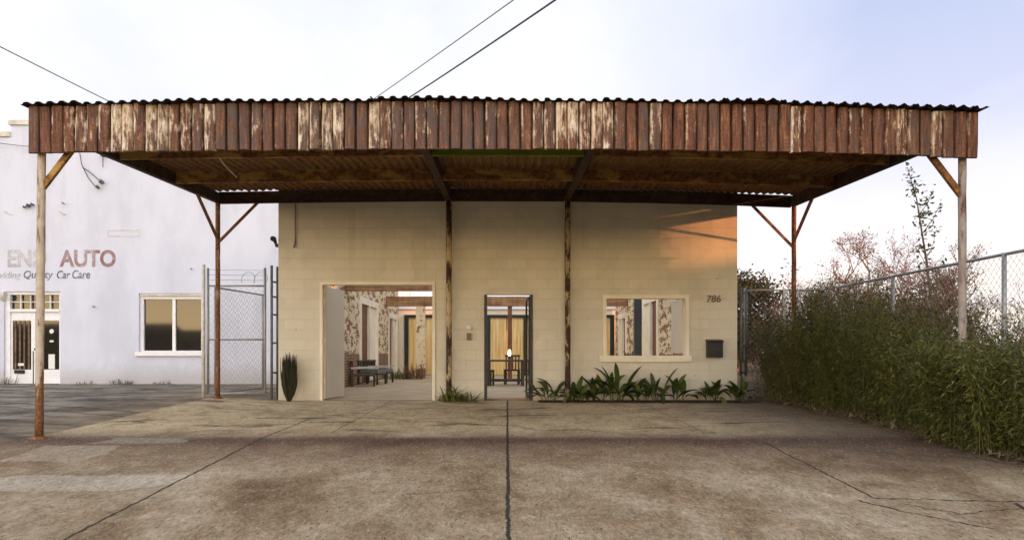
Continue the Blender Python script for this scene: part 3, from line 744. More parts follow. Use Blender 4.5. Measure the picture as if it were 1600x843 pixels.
# mailbox
mbx = thing('mailbox', 'black wall mailbox beside the window of the cream building', 'mailbox', (px(1115, 16), 15.94, pz(544, 16)))
X0, X1, Z0, Z1 = px(1103, 16), px(1127, 16), pz(558, 16), pz(530, 16)
MB().box(X0, X1, 15.87, 15.997, Z0, Z1-.03).build('box_body', M['black_metal'], mbx)
MB().prism([(15.84, Z1-.055), (15.865, Z1-.028), (15.998, Z1+.004), (15.998, Z1-.029), (15.868, Z1-.029), (15.868, Z1-.055)], 'x', X0-.008, X1+.008).build('lid', M['black_metal'], mbx)
MB().box(X0+.06, X1-.06, 15.862, 15.869, Z0+.16, Z0+.185).build('slot', M['steel_dark'], mbx)

# ------------------------------------------------------------------ courtyard furniture and plants
tbl = thing('dining_table', 'dark dining table standing in the court behind the narrow door', 'table', (px(792, 23), 23, 0))
tx = px(792, 23); MB().box(tx-.62, tx+.55, 22.6, 23.5, .70, .75).build('table_top', M['dark_wood'], tbl)
for a, b in ((-.52, 22.7), (.45, 22.7), (-.52, 23.4), (.45, 23.4)): MB().box(tx+a-.045, tx+a+.045, b-.045, b+.045, .006, .70).build('leg', M['dark_wood'], tbl)
MB().box(tx-.47, tx+.40, 23.0, 23.06, .12, .20).build('stretcher', M['dark_wood'], tbl)
lamp = thing('table_lamp', 'small glowing lamp on the dark dining table', 'lamp', (px(796, 23), 23, .75))
lx = px(796, 23); MB().tube([(lx, 23, .75), (lx, 23, .765), (lx, 23, .78), (lx, 23, .87)], [.06, .06, .015, .012], 10).build('lamp_base', M['steel_dark'], lamp)
MB().tube([(lx, 23, .86), (lx, 23, .90), (lx, 23, 1.02), (lx, 23, 1.04)], [.025, .045, .036, .018], 12).build('lamp_shade', M['glow'], lamp, True)
def chair(name, label, x, y, rot, low=False, cushion=None, group=None):
    t_ = thing(name, label, 'chair', (x, y, 0), group); Mx = Matrix.Translation((x, y, .006)) @ Matrix.Rotation(rot, 4, 'Z')
    sh = .34 if low else .45; w = .33 if low else .23; bh = .72 if low else .88
    mb = MB().box(-w, w, -w, w, sh-.05, sh, Mx); mb.build('seat', M['dark_wood'], t_)
    mb = MB()
    for k in range(5): mb.box(-w+.02+k*(2*w-.08)/4, -w+.06+k*(2*w-.08)/4, w-.05, w-.01, sh+.002, bh-.06, Mx)
    mb.box(-w, w, w-.055, w-.005, bh-.06, bh, Mx); mb.build('backrest', M['dark_wood'], t_)
    for a in (-1, 1):
        for b in (-1, 1): MB().box(a*(w-.03)-.025, a*(w-.03)+.025, b*(w-.03)-.025, b*(w-.03)+.025, 0, sh-.051, Mx).build('leg', M['dark_wood'], t_)
    if low:
        for a in (-1, 1): MB().box(a*(w+.03)-.03, a*(w+.03)+.03, -w, w, sh+.16, sh+.20, Mx).build('armrest', M['dirty_white'], t_)
    if cushion: MB().box(-w+.03, w-.03, -w+.02, w-.06, sh+.002, sh+.10, Mx).build('cushion', cushion, t_)
    return t_
chair('dining_chair', 'dark chair at the left end of the court dining table', px(757, 23.1)+.02, 23.1, R(80))
chair('dining_chair', 'dark chair on the far side of the court dining table', px(800, 24.0), 24.0, R(-5))
chair('lounge_chair', 'low dark armchair nearest the gateway by the brick wall', -4.05, 22.5, R(100), True)
chair('lounge_chair', 'low armchair with pale teal cushion deeper along the brick wall', -4.03, 23.9, R(75), True, M['teal_cushion'])
chair('lounge_chair', 'farther low armchair under the white window frame', -4.0, 25.3, R(80), True, M['teal_cushion'])

def strap_plant(name, label, x, y, z, nb, L, w, mat, lean=(.15, .9), curl=(.5, 1.4), seed=1, group=None, spread=.06, cat='plant', broad=False):
    q = random.Random(seed); mb = MB()
    for i in range(nb):
        az = q.uniform(0, 2*math.pi); l = L*q.uniform(.55, 1.05)
        mb.blade((x+q.uniform(-spread, spread), y+q.uniform(-spread, spread)*.6, z-.01), az, l, w*q.uniform(.7, 1.15), q.uniform(*lean), q.uniform(*curl), 9 if broad else 6, .25, broad)
    o = mb.build(name, mat, None, True); o.location = (x, y, z); o.data.transform(Matrix.Translation((-x, -y, -z)))
    return tag(o, label, cat, group)
strap_plant('ground_cover', 'low green tuft at the foot of the court brick pier', px(628, 29), 28.6, 0, 90, .55, .045, M['yucca'], (.2, 1.1), (.4, 1.2), 3, None, .5)
strap_plant('grass_clump', 'tawny ornamental grass beside the court brick pier', px(648, 29), 28.3, 0, 120, .75, .02, M['redleaf'], (.1, .8), (.3, 1.0), 4, None, .35)
pp = thing('potted_plant', 'bright green potted plant seen through the front window', 'plant', (3.55, 23.3, 0))
MB().tube([(3.55, 23.3, 0.006), (3.55, 23.3, .44), (3.55, 23.3, .47)], [.13, .18, .19], 14).build('pot', M['pot'], pp)
mb = MB(); q = random.Random(8)
for i in range(26): mb.blade((3.55+q.uniform(-.06, .06), 23.3+q.uniform(-.06, .06), .44), q.uniform(0, 6.28), q.uniform(.35, .72), .09, q.uniform(.1, .7), q.uniform(.2, 1))
mb.build('leaves', M['yucca'], pp)

# ------------------------------------------------------------------ planting along the front wall
BED = [(858, 15.72, .58, 20, 'leftmost broad-leaved plant, left of the dark wall post'), (903, 15.66, .60, 24, 'broad-leaved plant just right of the dark wall post'),
       (935, 15.74, .66, 22, 'broad-leaved plant below the left corner of the window'), (963, 15.64, .80, 30, 'tallest broad-leaved plant, below the window'),
       (1005, 15.70, .50, 14, 'short sprawling broad-leaved plant below the window middle'), (1030, 15.76, .74, 17, 'upright broad-leaved plant below the right half of the window'),
       (1062, 15.66, .62, 18, 'arching broad-leaved plant below the right window corner'), (1112, 15.70, .56, 18, 'broad-leaved plant below the black mailbox'),
       (1152, 15.66, .52, 20, 'rightmost broad-leaved plant at the wall end')]
for k, (p, y, L, nb, lab) in enumerate(BED):
    strap_plant('broad_leaf_plant', lab, px(p, y), y, gz(1, y)+.012, int(nb*.72), L*1.05, .13, M['broad'], (.02, .85), (.1, 2.3), 40+k, 'broad-leaved plants along the front wall', .13, 'plant', True)
strap_plant('strap_leaf_tuft', 'yellow-green strap-leaved tuft at the foot of the left wall post', px(702, 15.6), 15.62, gz(0, 15.6), 46, .44, .045, M['yucca'], (.2, 1.2), (.4, 1.1), 61, 'strap-leaved tufts left of the door', .16)
strap_plant('strap_leaf_tuft', 'yellow-green strap-leaved tuft just left of the narrow door', px(730, 15.6), 15.64, gz(0, 15.6), 40, .36, .045, M['yucca'], (.3, 1.2), (.4, 1.1), 62, 'strap-leaved tufts left of the door', .16)
# dark upright spiky plant
sp = thing('spiky_plant', 'dark upright brush-like plant against the cream wall near the gate', 'plant', (px(452, 15.75), 15.75, gz(-4.3, 15.75)))
mb = MB(); q = random.Random(12); sx, sz = px(451.5, 15.75), gz(-4.3, 15.75)
for i in range(210):
    a = q.uniform(0, 6.28); r_ = math.sqrt(q.random()); H = q.uniform(.58, 1.02)*(1-.12*r_); top = .16*r_
    mid_ = Vector((sx+math.cos(a)*top*.95, 15.75+math.sin(a)*top*.95, sz+H*.55)); tip = Vector((sx+math.cos(a)*top*1.0+q.uniform(-.02, .02), 15.75+math.sin(a)*top, sz+H))
    mb.tube([(sx+math.cos(a)*r_*.03, 15.75+math.sin(a)*r_*.03, sz), mid_*.5+Vector((sx, 15.75, sz))*.5+Vector((math.cos(a)*top*.2, math.sin(a)*top*.2, 0)), mid_, tip], [.008, .009, .010, .003], 4)
mb.build('stems', M['spike'], sp)
strap_plant('weed_tuft', 'tiny weed in the corner right of the gateway', px(688, 15.9), 15.9, 0, 14, .16, .02, M['yucca'], (.2, 1), (.3, 1), 66)

# ------------------------------------------------------------------ NEIGHBOURING WHITE AUTO SHOP
YF = 23.0
shop = thing('auto_shop', 'white painted auto repair shop with faded lettering and stepped parapet', 'building', (-12, YF+3, .04))
DX0, DX1 = px(6, YF), px(94, YF); DZ1 = pz(455, YF)
WX_0, WX_1, WZ0, WZ1 = px(217, YF), px(316, YF), pz(549, YF), pz(458, YF)
ZT1, ZT2 = pz(206, YF), pz(190, YF); XST = px(17, YF)
MB().wall(-30, -4.72, -.05, ZT1-.14, [(DX0, DX1, .03, DZ1), (WX_0, WX_1, WZ0, WZ1)], 'y', YF, YF+.3).build('shop_front', M['facade'], shop)
MB().box(XST, -4.72, YF, YF+.3, ZT1-.14, ZT2-.10).build('parapet', M['facade'], shop)
mb = MB(); mb.box(-30, XST-.001, YF-.06, YF+.34, ZT1-.139, ZT1); mb.box(XST-.05, -4.70, YF-.06, YF+.34, ZT2-.10, ZT2+.03); mb.build('coping', M['dirty_white'], shop)
mb = MB(); mb.box(-30, -29.7, YF+.3, YF+16, -.05, 6.6); mb.box(-5.02, -4.72, YF+.3, YF+16, -.05, 6.6); mb.box(-30, -4.72, YF+16, YF+16.3, -.05, 6.6); mb.build('side_wall', M['facade'], shop)
MB().box(-29.7, -5.02, YF+.3, YF+16, 6.3, 6.45).build('shop_roof', M['shingle'], shop)
# sign lettering (weathered)
tz0, tz1 = pz(417, YF), pz(390, YF)
text_mesh('END', px(12, YF), px(73, YF), tz0, tz1, YF-.001, M['sign_faint'], 'lettering', shop, .03)
text_mesh('AUTO', px(93, YF), px(181, YF), tz0, tz1, YF-.001, M['sign_red'], 'lettering', shop, .03)
for w_, a, b, za, zb in (('Providing', -22, 33, 438, 424), ('Quality', 37, 83, 438, 422.5), ('Car', 89, 110, 435, 422.5), ('Care', 113, 141, 435, 421.5)):
    text_mesh(w_, px(a, YF), px(b, YF), pz(za, YF), pz(zb, YF), YF-.001, M['sign_dark'] if a > 80 else M['sign_faint' if a < 0 else 'sign_dark'], 'lettering', shop, .012, .2)
# faded outline panel, stains, wall irons
mb = MB(); a, b, c0, c1 = px(168, YF), px(219, YF), pz(369, YF), pz(359, YF)
mb.box(a, b, YF-.012, YF-.002, c1-.015, c1); mb.box(a, b, YF-.012, YF-.002, c0, c0+.015); mb.box(a, a+.015, YF-.011, YF-.002, c0+.015, c1-.015); mb.box(b-.015, b, YF-.011, YF-.002, c0+.015, c1-.015); mb.build('wall_panel', M['dirty_white'], shop)
for p, y, s_ in ((162, 243, .10), (160, 285, .11), (154, 293, .08), (46, 322, .09), (40, 324, .05), (52, 320, .06), (100, 318, .03), (148, 479, .03), (300, 420, .025)):
    cx_, cz_ = px(p, YF), pz(y, YF); mb = MB().tube([(cx_, YF+.0, cz_), (cx_, YF-.10, cz_+.01), (cx_+.03, YF-.16, cz_-.02)], [s_*.5, s_*.6, s_*.4], 7); mb.build('wall_bracket', M['ceramic'], shop)
for p, q_ in (((8, 330), (19, 335)), ((92, 329), (102, 335))): MB().bar((px(p[0], YF), YF-.02, pz(p[1], YF)), (px(q_[0], YF), YF-.02, pz(q_[1], YF)), .03, .03).build('wall_hook', M['dirty_white'], shop)
mb = MB()
for pts in ([(127, 240), (130, 258), (140, 278), (151, 292)], [(131, 262), (143, 270), (160, 285)], [(163, 245), (163, 262)]):
    mb.tube([(px(a, YF), YF-.08, pz(b, YF)) for a, b in pts], .012, 5)
mb.build('drop_cable', M['cable'], shop)
# window
win = MB(); t_ = .10
win.box(WX_0+.002, WX_0+t_, YF+.08, YF+.2, WZ0+.002, WZ1-.002); win.box(WX_1-t_*.6, WX_1-.002, YF+.08, YF+.2, WZ0+.002, WZ1-.002)
win.box(WX_0+t_, WX_1-t_*.6, YF+.081, YF+.2, WZ1-.16, WZ1-.002); win.box(WX_0+t_, WX_1-t_*.6, YF+.081, YF+.2, WZ0+.002, WZ0+.03)
xm = px(269.5, YF); win.box(xm-.045, xm+.045, YF+.10, YF+.2, WZ0+.03, WZ1-.16)
wo_ = win.build('window', M['white_paint'], shop)
for a, b in ((WX_0+t_+.002, xm-.047), (xm+.047, WX_1-t_*.6-.002)): MB().box(a, b, YF+.15, YF+.16, WZ0+.032, WZ1-.162).build('pane', M['glass'], wo_)
MB().box(WX_0+.03, WX_1-.01, YF+.02, YF+.14, WZ1-.07, WZ1-.004).build('blind_box', M['dirty_white'], wo_)
MB().box(WX_0-.08, WX_1+.04, YF-.08, YF+.078, WZ0-.12, WZ0-.002).build('window_sill', M['white_paint'], shop)
MB().box(WX_0-.2, WX_1+.2, YF+.9, YF+.95, WZ0-.2, WZ1+.2).build('room_back', M['room_dark'], shop)
# entrance
ent = MB(); zt = pz(485, YF)
ent.box(DX0+.002, DX0+.14, YF+.06, YF+.2, .03, DZ1-.002); ent.box(DX1-.06, DX1-.002, YF+.06, YF+.2, .03, DZ1-.002)
ent.box(DX0+.14, DX1-.06, YF+.061, YF+.2, DZ1-.09, DZ1-.002); ent.box(DX0+.14, DX1-.06, YF+.04, YF+.2, zt-.03, zt+.05)
eo = ent.build('entrance_frame', M['white_paint'], shop)
mb = MB(); xa, xb = DX0+.14, DX1-.06; za, zb = zt+.05, DZ1-.09
for k in range(1, 5): x_ = xa+(xb-xa)*k/5; mb.box(x_-.018, x_+.018, YF+.10, YF+.16, za+.002, zb-.002)
mb.box(xa+.001, xb-.001, YF+.105, YF+.155, (za+zb)/2-.015, (za+zb)/2+.015); tro = mb.build('transom', M['dirty_white'], eo)
MB().box(xa, xb, YF+.17, YF+.18, za+.001, zb-.001).build('pane', M['glass'], eo)
lx0, lx1 = px(12, YF), px(52, YF)
dw = MB().wall(lx0, lx1, .06, zt-.035, [(px(16.5, YF), px(45.5, YF), pz(577, YF), pz(500, YF))], 'y', YF+.10, YF+.15); do = dw.build('entrance_door', M['white_paint'], shop)
MB().box(px(16.5, YF)+.002, px(45.5, YF)-.002, YF+.125, YF+.13, pz(577, YF)+.002, pz(500, YF)-.002).build('pane', M['glass'], do)
mb = MB()
for k in range(4): x_ = px(19+k*7, YF); mb.box(x_, x_+.05, YF+.108, YF+.122, pz(576, YF), pz(501, YF))
mb.build('door_curtain', M['curtain'], do)
MB().box(px(20, YF), px(35.5, YF), YF+.06, YF+.098, pz(583, YF), pz(577.5, YF)).build('mail_slot', M['black_metal'], do)
MB().box(px(25, YF), px(34, YF), YF+.095, YF+.105, pz(571, YF), pz(567, YF)).build('card', M['paper'], do)
mb = MB().tube([(px(55, YF), YF+.09, pz(545, YF)), (px(55, YF), YF+.0, pz(545, YF)), (px(56.5, YF), YF-.03, pz(545, YF))], .035, 8); mb.build('door_knob', M['steel_dark'], do)
dw = MB().wall(px(53, YF), px(92, YF), .06, zt-.035, [(px(64, YF), px(91, YF), pz(577, YF), pz(500, YF))], 'y', YF+.10, YF+.15); so = dw.build('side_panel', M['white_paint'], shop)
MB().box(px(64, YF)+.002, px(91, YF)-.002, YF+.125, YF+.13, pz(577, YF)+.002, pz(500, YF)-.002).build('pane', M['glass'], so)
mb = MB().box(px(72, YF), px(82, YF), YF+.118, YF+.122, pz(576, YF), pz(553, YF)); mb.tube([(px(77, YF), YF+.122, pz(517, YF)), (px(77, YF), YF+.116, pz(517, YF))], .065, 14); mb.box(px(74, YF), px(80, YF), YF+.118, YF+.122, pz(534, YF), pz(531, YF)); mb.build('notice', M['paper'], so)
mb = MB().box(px(2, YF), px(9.5, YF), YF-.14, YF-.002, pz(468, YF), pz(457, YF)); mb.tube([(px(6, YF), YF-.14, pz(463, YF)), (px(6, YF), YF-.18, pz(463.5, YF))], [.05, .06], 10); mb.build('entrance_lamp', M['dirty_white'], shop)
MB().tube([(px(53, YF), YF-.03, .06), (px(53, YF), YF-.03, pz(548, YF))], .014, 6).build('bollard_rod', M['steel_dark'], shop)
# weeds along the foot of the shop
for p, nb, L, lab in ((190, 60, .24, 'dry weeds under the gap between door and shop window'), (252, 34, .20, 'dry weeds under the shop window'), (132, 30, .16, 'small dry weeds right of the shop entrance'), (8, 40, .35, 'dry weeds at the left edge of the shop entrance')):
    strap_plant('weed_tuft', lab, px(p, YF-.15), YF-.15, .045, nb, L, .022, M['weed'], (.2, 1.3), (.2, .9), p+1, 'weeds at the foot of the white shop', .28, 'weeds')

# ------------------------------------------------------------------ chain link fences and gates
def chainlink(p, q, z0_, z1_, pitch=.085, r=.0022):
    p = Vector((*p, 0)); q = Vector((*q, 0)); d_ = q-p; L = d_.length; d_.normalize(); mb = MB(); H = z1_-z0_
    for sgn in (1, -1):
        u = -H
        while u < L:
            a0, a1 = max(0, u), min(L, u+H)
            if a1-a0 > .02:
                za, zb = a0-u, a1-u
                if sgn < 0: za, zb = H-za, H-zb
                mb.tube([p+d_*a0+Vector((0, 0, z0_+za)), p+d_*a1+Vector((0, 0, z0_+zb))], r, 3, False)
            u += pitch*1.414
    return mb
def pipe(name, a, b, r, mat, parent, lab=None):
    mb = MB().tube([a, b], r, 10)
    return mb.build(name, mat, parent, True, lab)
FX, FT, FYC = 6.6, 2.26, 16.7
fence = thing('chain_link_fence', 'tall galvanised chain-link fence behind the bamboo hedge', 'fence', (FX, 11, 0))
for y in (4.5, 7.56, 10.6, 13.66, FYC):
    pipe('fence_post', (FX, y, gz(FX, y)-.03), (FX, y, FT+.02), .032, M['galv'], fence)
pipe('top_rail', (FX, 3, FT), (FX, FYC, FT), .022, M['galv'], fence)
chainlink((FX-.03, 3), (FX-.03, FYC), .0, FT-.02).build('wire_mesh', M['wire'], fence)
f2 = thing('cross_fence', 'chain-link cross fence between the cream building and the hedge', 'fence', (5.7, FYC, 0))
for x_ in (4.98, 5.8): pipe('fence_post', (x_, FYC, -.03), (x_, FYC, FT+.04), .03, M['galv_white'], f2)
pipe('top_rail', (4.98, FYC, FT), (FX-.03, FYC, FT), .02, M['galv'], f2)
chainlink((4.98, FYC-.02), (FX-.04, FYC-.02), .03, FT-.02).build('wire_mesh', M['wire'], f2)
def gate_leaf(name, label, a, b, z0_, z1_, mat, rails, mesh=True):
    a3, b3 = Vector((*a, 0)), Vector((*b, 0)); t_ = thing(name, label, 'gate', tuple((a3+b3)/2))
    for p in (a3, b3): pipe('gate_stile', p+Vector((0, 0, z0_)), p+Vector((0, 0, z1_)), .026, mat, t_)
    for z_ in rails: pipe('gate_rail', a3+Vector((0, 0, z_)), b3+Vector((0, 0, z_)), .019, mat, t_)
    if mesh: chainlink(a, b, z0_+.02, rails[-1]).build('wire_mesh', M['wire'], t_)
    return t_
gate_leaf('wire_gate', 'narrow green-grey gate leaf folded at the right wall end', (px(1157.5, 16.3), 16.3), (px(1166, 16.62), 16.62), .48, 2.28, M['green_pipe'], [.55, 1.1, 1.65, 2.2])
# left gate beside the building
lg = gate_leaf('wire_gate', 'tall closed chain-link gate left of the cream building', (px(325, 16.1), 16.1), (px(414, 16.1), 16.1), .12, 2.66, M['galv'], [.14, 1.22, 2.30])
mb = MB()
for z_ in (2.42, 2.52, 2.62): mb.tube([(px(325, 16.1), 16.1, z_), (px(414, 16.1), 16.1, z_-.01)], .004, 4)
for k in range(2):
    cx_ = px(386+k*20, 16.1); mb.tube([(cx_+math.cos(a)*.15+a*.012, 16.1+math.sin(a*1.0)*.05, 2.42+math.sin(a)*.16) for a in lin(-.4, math.pi+.4, 14)], .006, 4)
mb.build('barbed_wire', M['wire'], lg)
gp_ = MB().tube([(px(318, 16.05), 16.05, 0), (px(318, 16.05), 16.05, 2.72)], .035, 10); go = gp_.build('gate_post', M['galv_white'], None, True); tag(go, 'whitened pipe post at the hinge side of the left gate', 'post')
go.location = (px(318, 16.05), 16.05, 0); go.data.transform(Matrix.Translation((-px(318, 16.05), -16.05, 0)))
gate_leaf('wire_gate', 'slim green-grey gate leaf folded against the left wall corner', (px(424.5, 16.02), 16.02), (px(433.5, 16.25), 16.25), .02, 2.70, M['green_pipe'], [.55, 1.15, 1.72, 2.08, 2.38], False)
gate_leaf('wire_gate', 'inner chain-link leaf standing open into the alley', (-5.93, 16.25), (-5.62, 18.4), .10, 2.30, M['galv'], [.14, 2.28])

# ------------------------------------------------------------------ bamboo hedge
hedge = thing('bamboo_hedge', 'dense dark green bamboo hedge along the right edge of the concrete', 'hedge', (6.0, 12, -.05))
hr = random.Random(31); culm = MB(); lf = MB()
def hedge_h(y): return 1.38 + .86*sm((y-8.4)/6.8)
for i in range(850):
    y = hr.uniform(6.4, 16.5); bx = 5.36 + 1.15*hr.random()**1.25
    if y > 15.4: bx = hr.uniform(5.15, 6.5)
    H = hedge_h(y)*hr.uniform(.55, 1.08)*(.80+.28*sm((bx-5.3)/.7))
    if hr.random() < .10: H *= 1.18
    if i >= 760: y = hr.uniform(8.6, 9.84); bx = hr.uniform(5.12, 5.58); H = hr.uniform(.95, 1.42)
    zb = gz(bx, y)-.03
    lean_x = hr.uniform(-.40, .15)*(1.35 if y > 14 else .9) * (1.0 if bx < 5.9 else .5); lean_y = hr.uniform(-.35, .35)
    def at(t): return Vector((bx+lean_x*t**1.7, y+lean_y*t**1.5, zb+H*t*(1-.08*t)))
    culm.tube([at(t) for t in (0, .33, .66, 1)], [.005, .004, .003, .001], 4, False)
    nl = int(165*H/1.6)
    for k in range(nl):
        t = .03+.98*hr.random()**.95
        p = at(t); az = hr.uniform(0, 6.28); el = hr.uniform(-.8, .8)
        o_ = hr.uniform(0, .30)*(1.05-t*.70)
        d_ = Vector((math.cos(az)*math.cos(el), math.sin(az)*math.cos(el), math.sin(el)))
        p = p + Vector((d_.x, d_.y, d_.z*.6))*o_
        if p.z < gz(p.x, p.y)+.03: continue
        d_.z -= .2
        lf.leaf(p, d_, (hr.uniform(-.8, .8), hr.uniform(-.8, .8), 1), hr.uniform(.05, .115), hr.uniform(.011, .020), hr.uniform(0, .2))
culm.build('culms', M['culm'], hedge); lf.build('leaves', M['bamboo'], hedge)
# dry litter at its foot
lt = MB()
for i in range(4200):
    y = hr.uniform(6, 16.4); x_ = 5.40 + hr.gauss(0, .17) - (.25*sm((y-15)/1.4))
    lt.leaf((x_, y, gz(x_, y)+.006+hr.random()*.05), (hr.uniform(-1, 1), hr.uniform(-1, 1), hr.uniform(-.1, .6)), (hr.uniform(-.4, .4), hr.uniform(-.4, .4), 1), hr.uniform(.05, .13), hr.uniform(.012, .026))
o = lt.build('leaf_litter', M['litter']); o['kind'] = 'stuff'
tag(o, 'dry fallen leaves and stubble along the foot of the hedge', 'leaf litter')

# ------------------------------------------------------------------ background trees and shrubs
def bare_tree(name, label, x, y, H, spread, bark, twig, seed, leafmat=None, leaf_n=0, leaf_size=.07, trunk_r=.09, lean=0, group=None, levels=4, fork=.30, zb=-.03, cat='tree', upright=.5):
    q = random.Random(seed); root = thing(name, label, cat, (x, y, zb), group); tr = MB(); tw = MB(); lv = MB(); tips = []
    def grow(p, d_, L, r_, lvl):
        n_ = 3; pts = [p]; dd = d_.copy()
        for k in range(n_):
            dd = (dd + Vector((q.uniform(-.2, .2), q.uniform(-.2, .2), q.uniform(-.05, .15)))).normalized(); pts.append(pts[-1]+dd*(L/n_))
        (tr if lvl < 2 else tw).tube(pts, [r_*(1-.35*k/n_) for k in range(n_+1)], 6 if lvl < 2 else 3, False)
        if lvl >= 2: tips.extend(pts[1:])
        if lvl >= levels: return
        for k in range(q.choice((2, 3, 3)) if lvl else q.choice((3, 4))):
            a = q.uniform(0, 6.28); s_ = spread*q.uniform(.5, 1.1)
            nd = (dd*upright*1.4 + Vector((math.cos(a)*s_, math.sin(a)*s_, q.uniform(.1, .7)*upright))).normalized()
            grow(pts[-1] if q.random() < .6 else pts[-2], nd, L*q.uniform(.60, .85), max(.004, r_*.58), lvl+1)
    grow(Vector((x, y, zb)), Vector((lean, 0, 1)).normalized(), H*fork, trunk_r, 0)
    zmax = max(max(v[2] for v in tr.v), max((v[2] for v in tw.v), default=0))
    k_ = (H)/(zmax-zb)
    for m_ in (tr, tw): m_.v = [(x+(a-x)*k_, y+(b-y)*k_, zb+(c_-zb)*k_) for a, b, c_ in m_.v]
    tr.build('trunk', bark, root); tw.build('twigs', twig, root)
    if leafmat and tips:
        for i in range(leaf_n):
            t_ = q.choice(tips); p = Vector((x+(t_.x-x)*k_, y+(t_.y-y)*k_, zb+(t_.z-zb)*k_)) + Vector((q.gauss(0, .09), q.gauss(0, .09), q.gauss(0, .09)))
            lv.leaf(p, (q.uniform(-1, 1), q.uniform(-1, 1), q.uniform(-1, .6)), (q.uniform(-1, 1), q.uniform(-1, 1), 1), leaf_size*q.uniform(.6, 1.3), leaf_size*.5)
        lv.build('crown', leafmat, root)
    return root
bare_tree('bare_tree', 'bare tree with rounded pinkish crown behind the fence', px(1372, 27), 27, 5.3, .95, M['bark'], M['bark_pink'], 2, M['pinkleaf'], 2600, .085, .12, .02, 'bare trees beyond the fence', 6)
bare_tree('bare_tree', 'bare reddish tree behind the leafy sapling', px(1456, 25), 25, 4.5, .95, M['bark'], M['bark_pink'], 5, M['redleaf'], 2000, .08, .13, .12, 'bare trees beyond the fence', 6)
bare_tree('bare_tree', 'smaller bare tree left of the pinkish crowned tree', px(1308, 28), 28, 3.9, .7, M['bark_pink'], M['bark_pink'], 9, M['redleaf'], 1400, .08, .08, -.05, 'bare trees beyond the fence', 6)
bare_tree('bare_tree', 'low spreading bare tree right of the grey post', px(1540, 22), 22, 3.1, .95, M['bark'], M['bark'], 14, M['sapling'], 500, .07, .07, .1, 'bare trees beyond the fence', 6)
bare_tree('bare_tree', 'faint bare tree right behind the rusty rear post', px(1235, 34), 34, 4.4, .8, M['bark_pink'], M['bark_pink'], 17, M['redleaf'], 900, .08, .07, 0, 'bare trees beyond the fence', 5)
bare_tree('bare_tree', 'pale bare tree at the right edge of the view', px(1590, 26), 26, 3.6, .9, M['bark'], M['bark_pink'], 23, M['redleaf'], 350, .07, .06, 0, 'bare trees beyond the fence', 5)
# shrubs: red-brown thicket, each bush its own thing
def bush(name, label, x, y, H, Wd, leafmat, n_, seed, size=.09, group=None, stemmat=None, cat='shrub', leafw=.45):
    q = random.Random(seed); root = thing(name, label, cat, (x, y, -.03), group); st = MB(); lv = MB()
    for i in range(70):
        a = q.uniform(0, 6.28); r_ = Wd*math.sqrt(q.random()); h_ = H*q.uniform(.68, 1.0)*(1-.30*(r_/Wd)**2)
        tip = Vector((x+math.cos(a)*r_, y+math.sin(a)*r_*.8, h_)); b0 = Vector((x+math.cos(a)*r_*.25, y+math.sin(a)*r_*.25, -.03)); mid_ = b0.lerp(tip, .55)+Vector((0, 0, .1*H))
        pts = [b0, mid_, tip]; st.tube(pts, [.018, .011, .003], 4, False)
        for k in range(n_//70):
            t_ = .25+.78*q.random(); p = b0.lerp(mid_, t_*2) if t_ < .5 else mid_.lerp(tip, t_*2-1)
            p = p+Vector((q.gauss(0, .13), q.gauss(0, .13), q.gauss(0, .11)))*min(1.4, Wd)
            if p.z < .02: continue
            lv.leaf(p, (q.uniform(-1, 1), q.uniform(-1, 1), q.uniform(-.8, .8)), (q.uniform(-1, 1), q.uniform(-1, 1), 1), size*q.uniform(.6, 1.4), size*leafw)
    st.build('stems', stemmat or M['bark_red'], root); lv.build('foliage', leafmat, root); return root
bush('shrub', 'red-brown thicket bush left of the first fence post', px(1330, 22), 22, 3.1, 1.7, M['redleaf'], 7500, 1, .10, 'red-brown shrubs beyond the fence')
bush('shrub', 'red-brown bush behind the second visible fence post', px(1400, 20.5), 20.5, 3.2, 1.8, M['redleaf'], 8000, 2, .10, 'red-brown shrubs beyond the fence')
bush('shrub', 'red-brown bush below the leafy sapling', px(1470, 19.5), 19.5, 2.55, 1.3, M['redleaf'], 5000, 3, .10, 'red-brown shrubs beyond the fence')
bush('shrub', 'low olive bush right of the grey post', px(1555, 18.5), 18.5, 1.75, 1.2, M['sapling'], 1300, 4, .09, 'red-brown shrubs beyond the fence')
bush('shrub', 'green-brown bush at the far right edge', px(1625, 17), 17, 1.8, 1.1, M['sapling'], 1200, 6, .09, 'red-brown shrubs beyond the fence')
bush('shrub', 'olive bush behind the rear post and cross fence', px(1215, 20.5), 20.5, 2.35, .9, M['evergreen'], 2200, 5, .09)
bush('shrub', 'pale low bush seen through the cross fence', px(1275, 21), 21, 2.0, 1.0, M['sapling'], 1600, 7, .09)
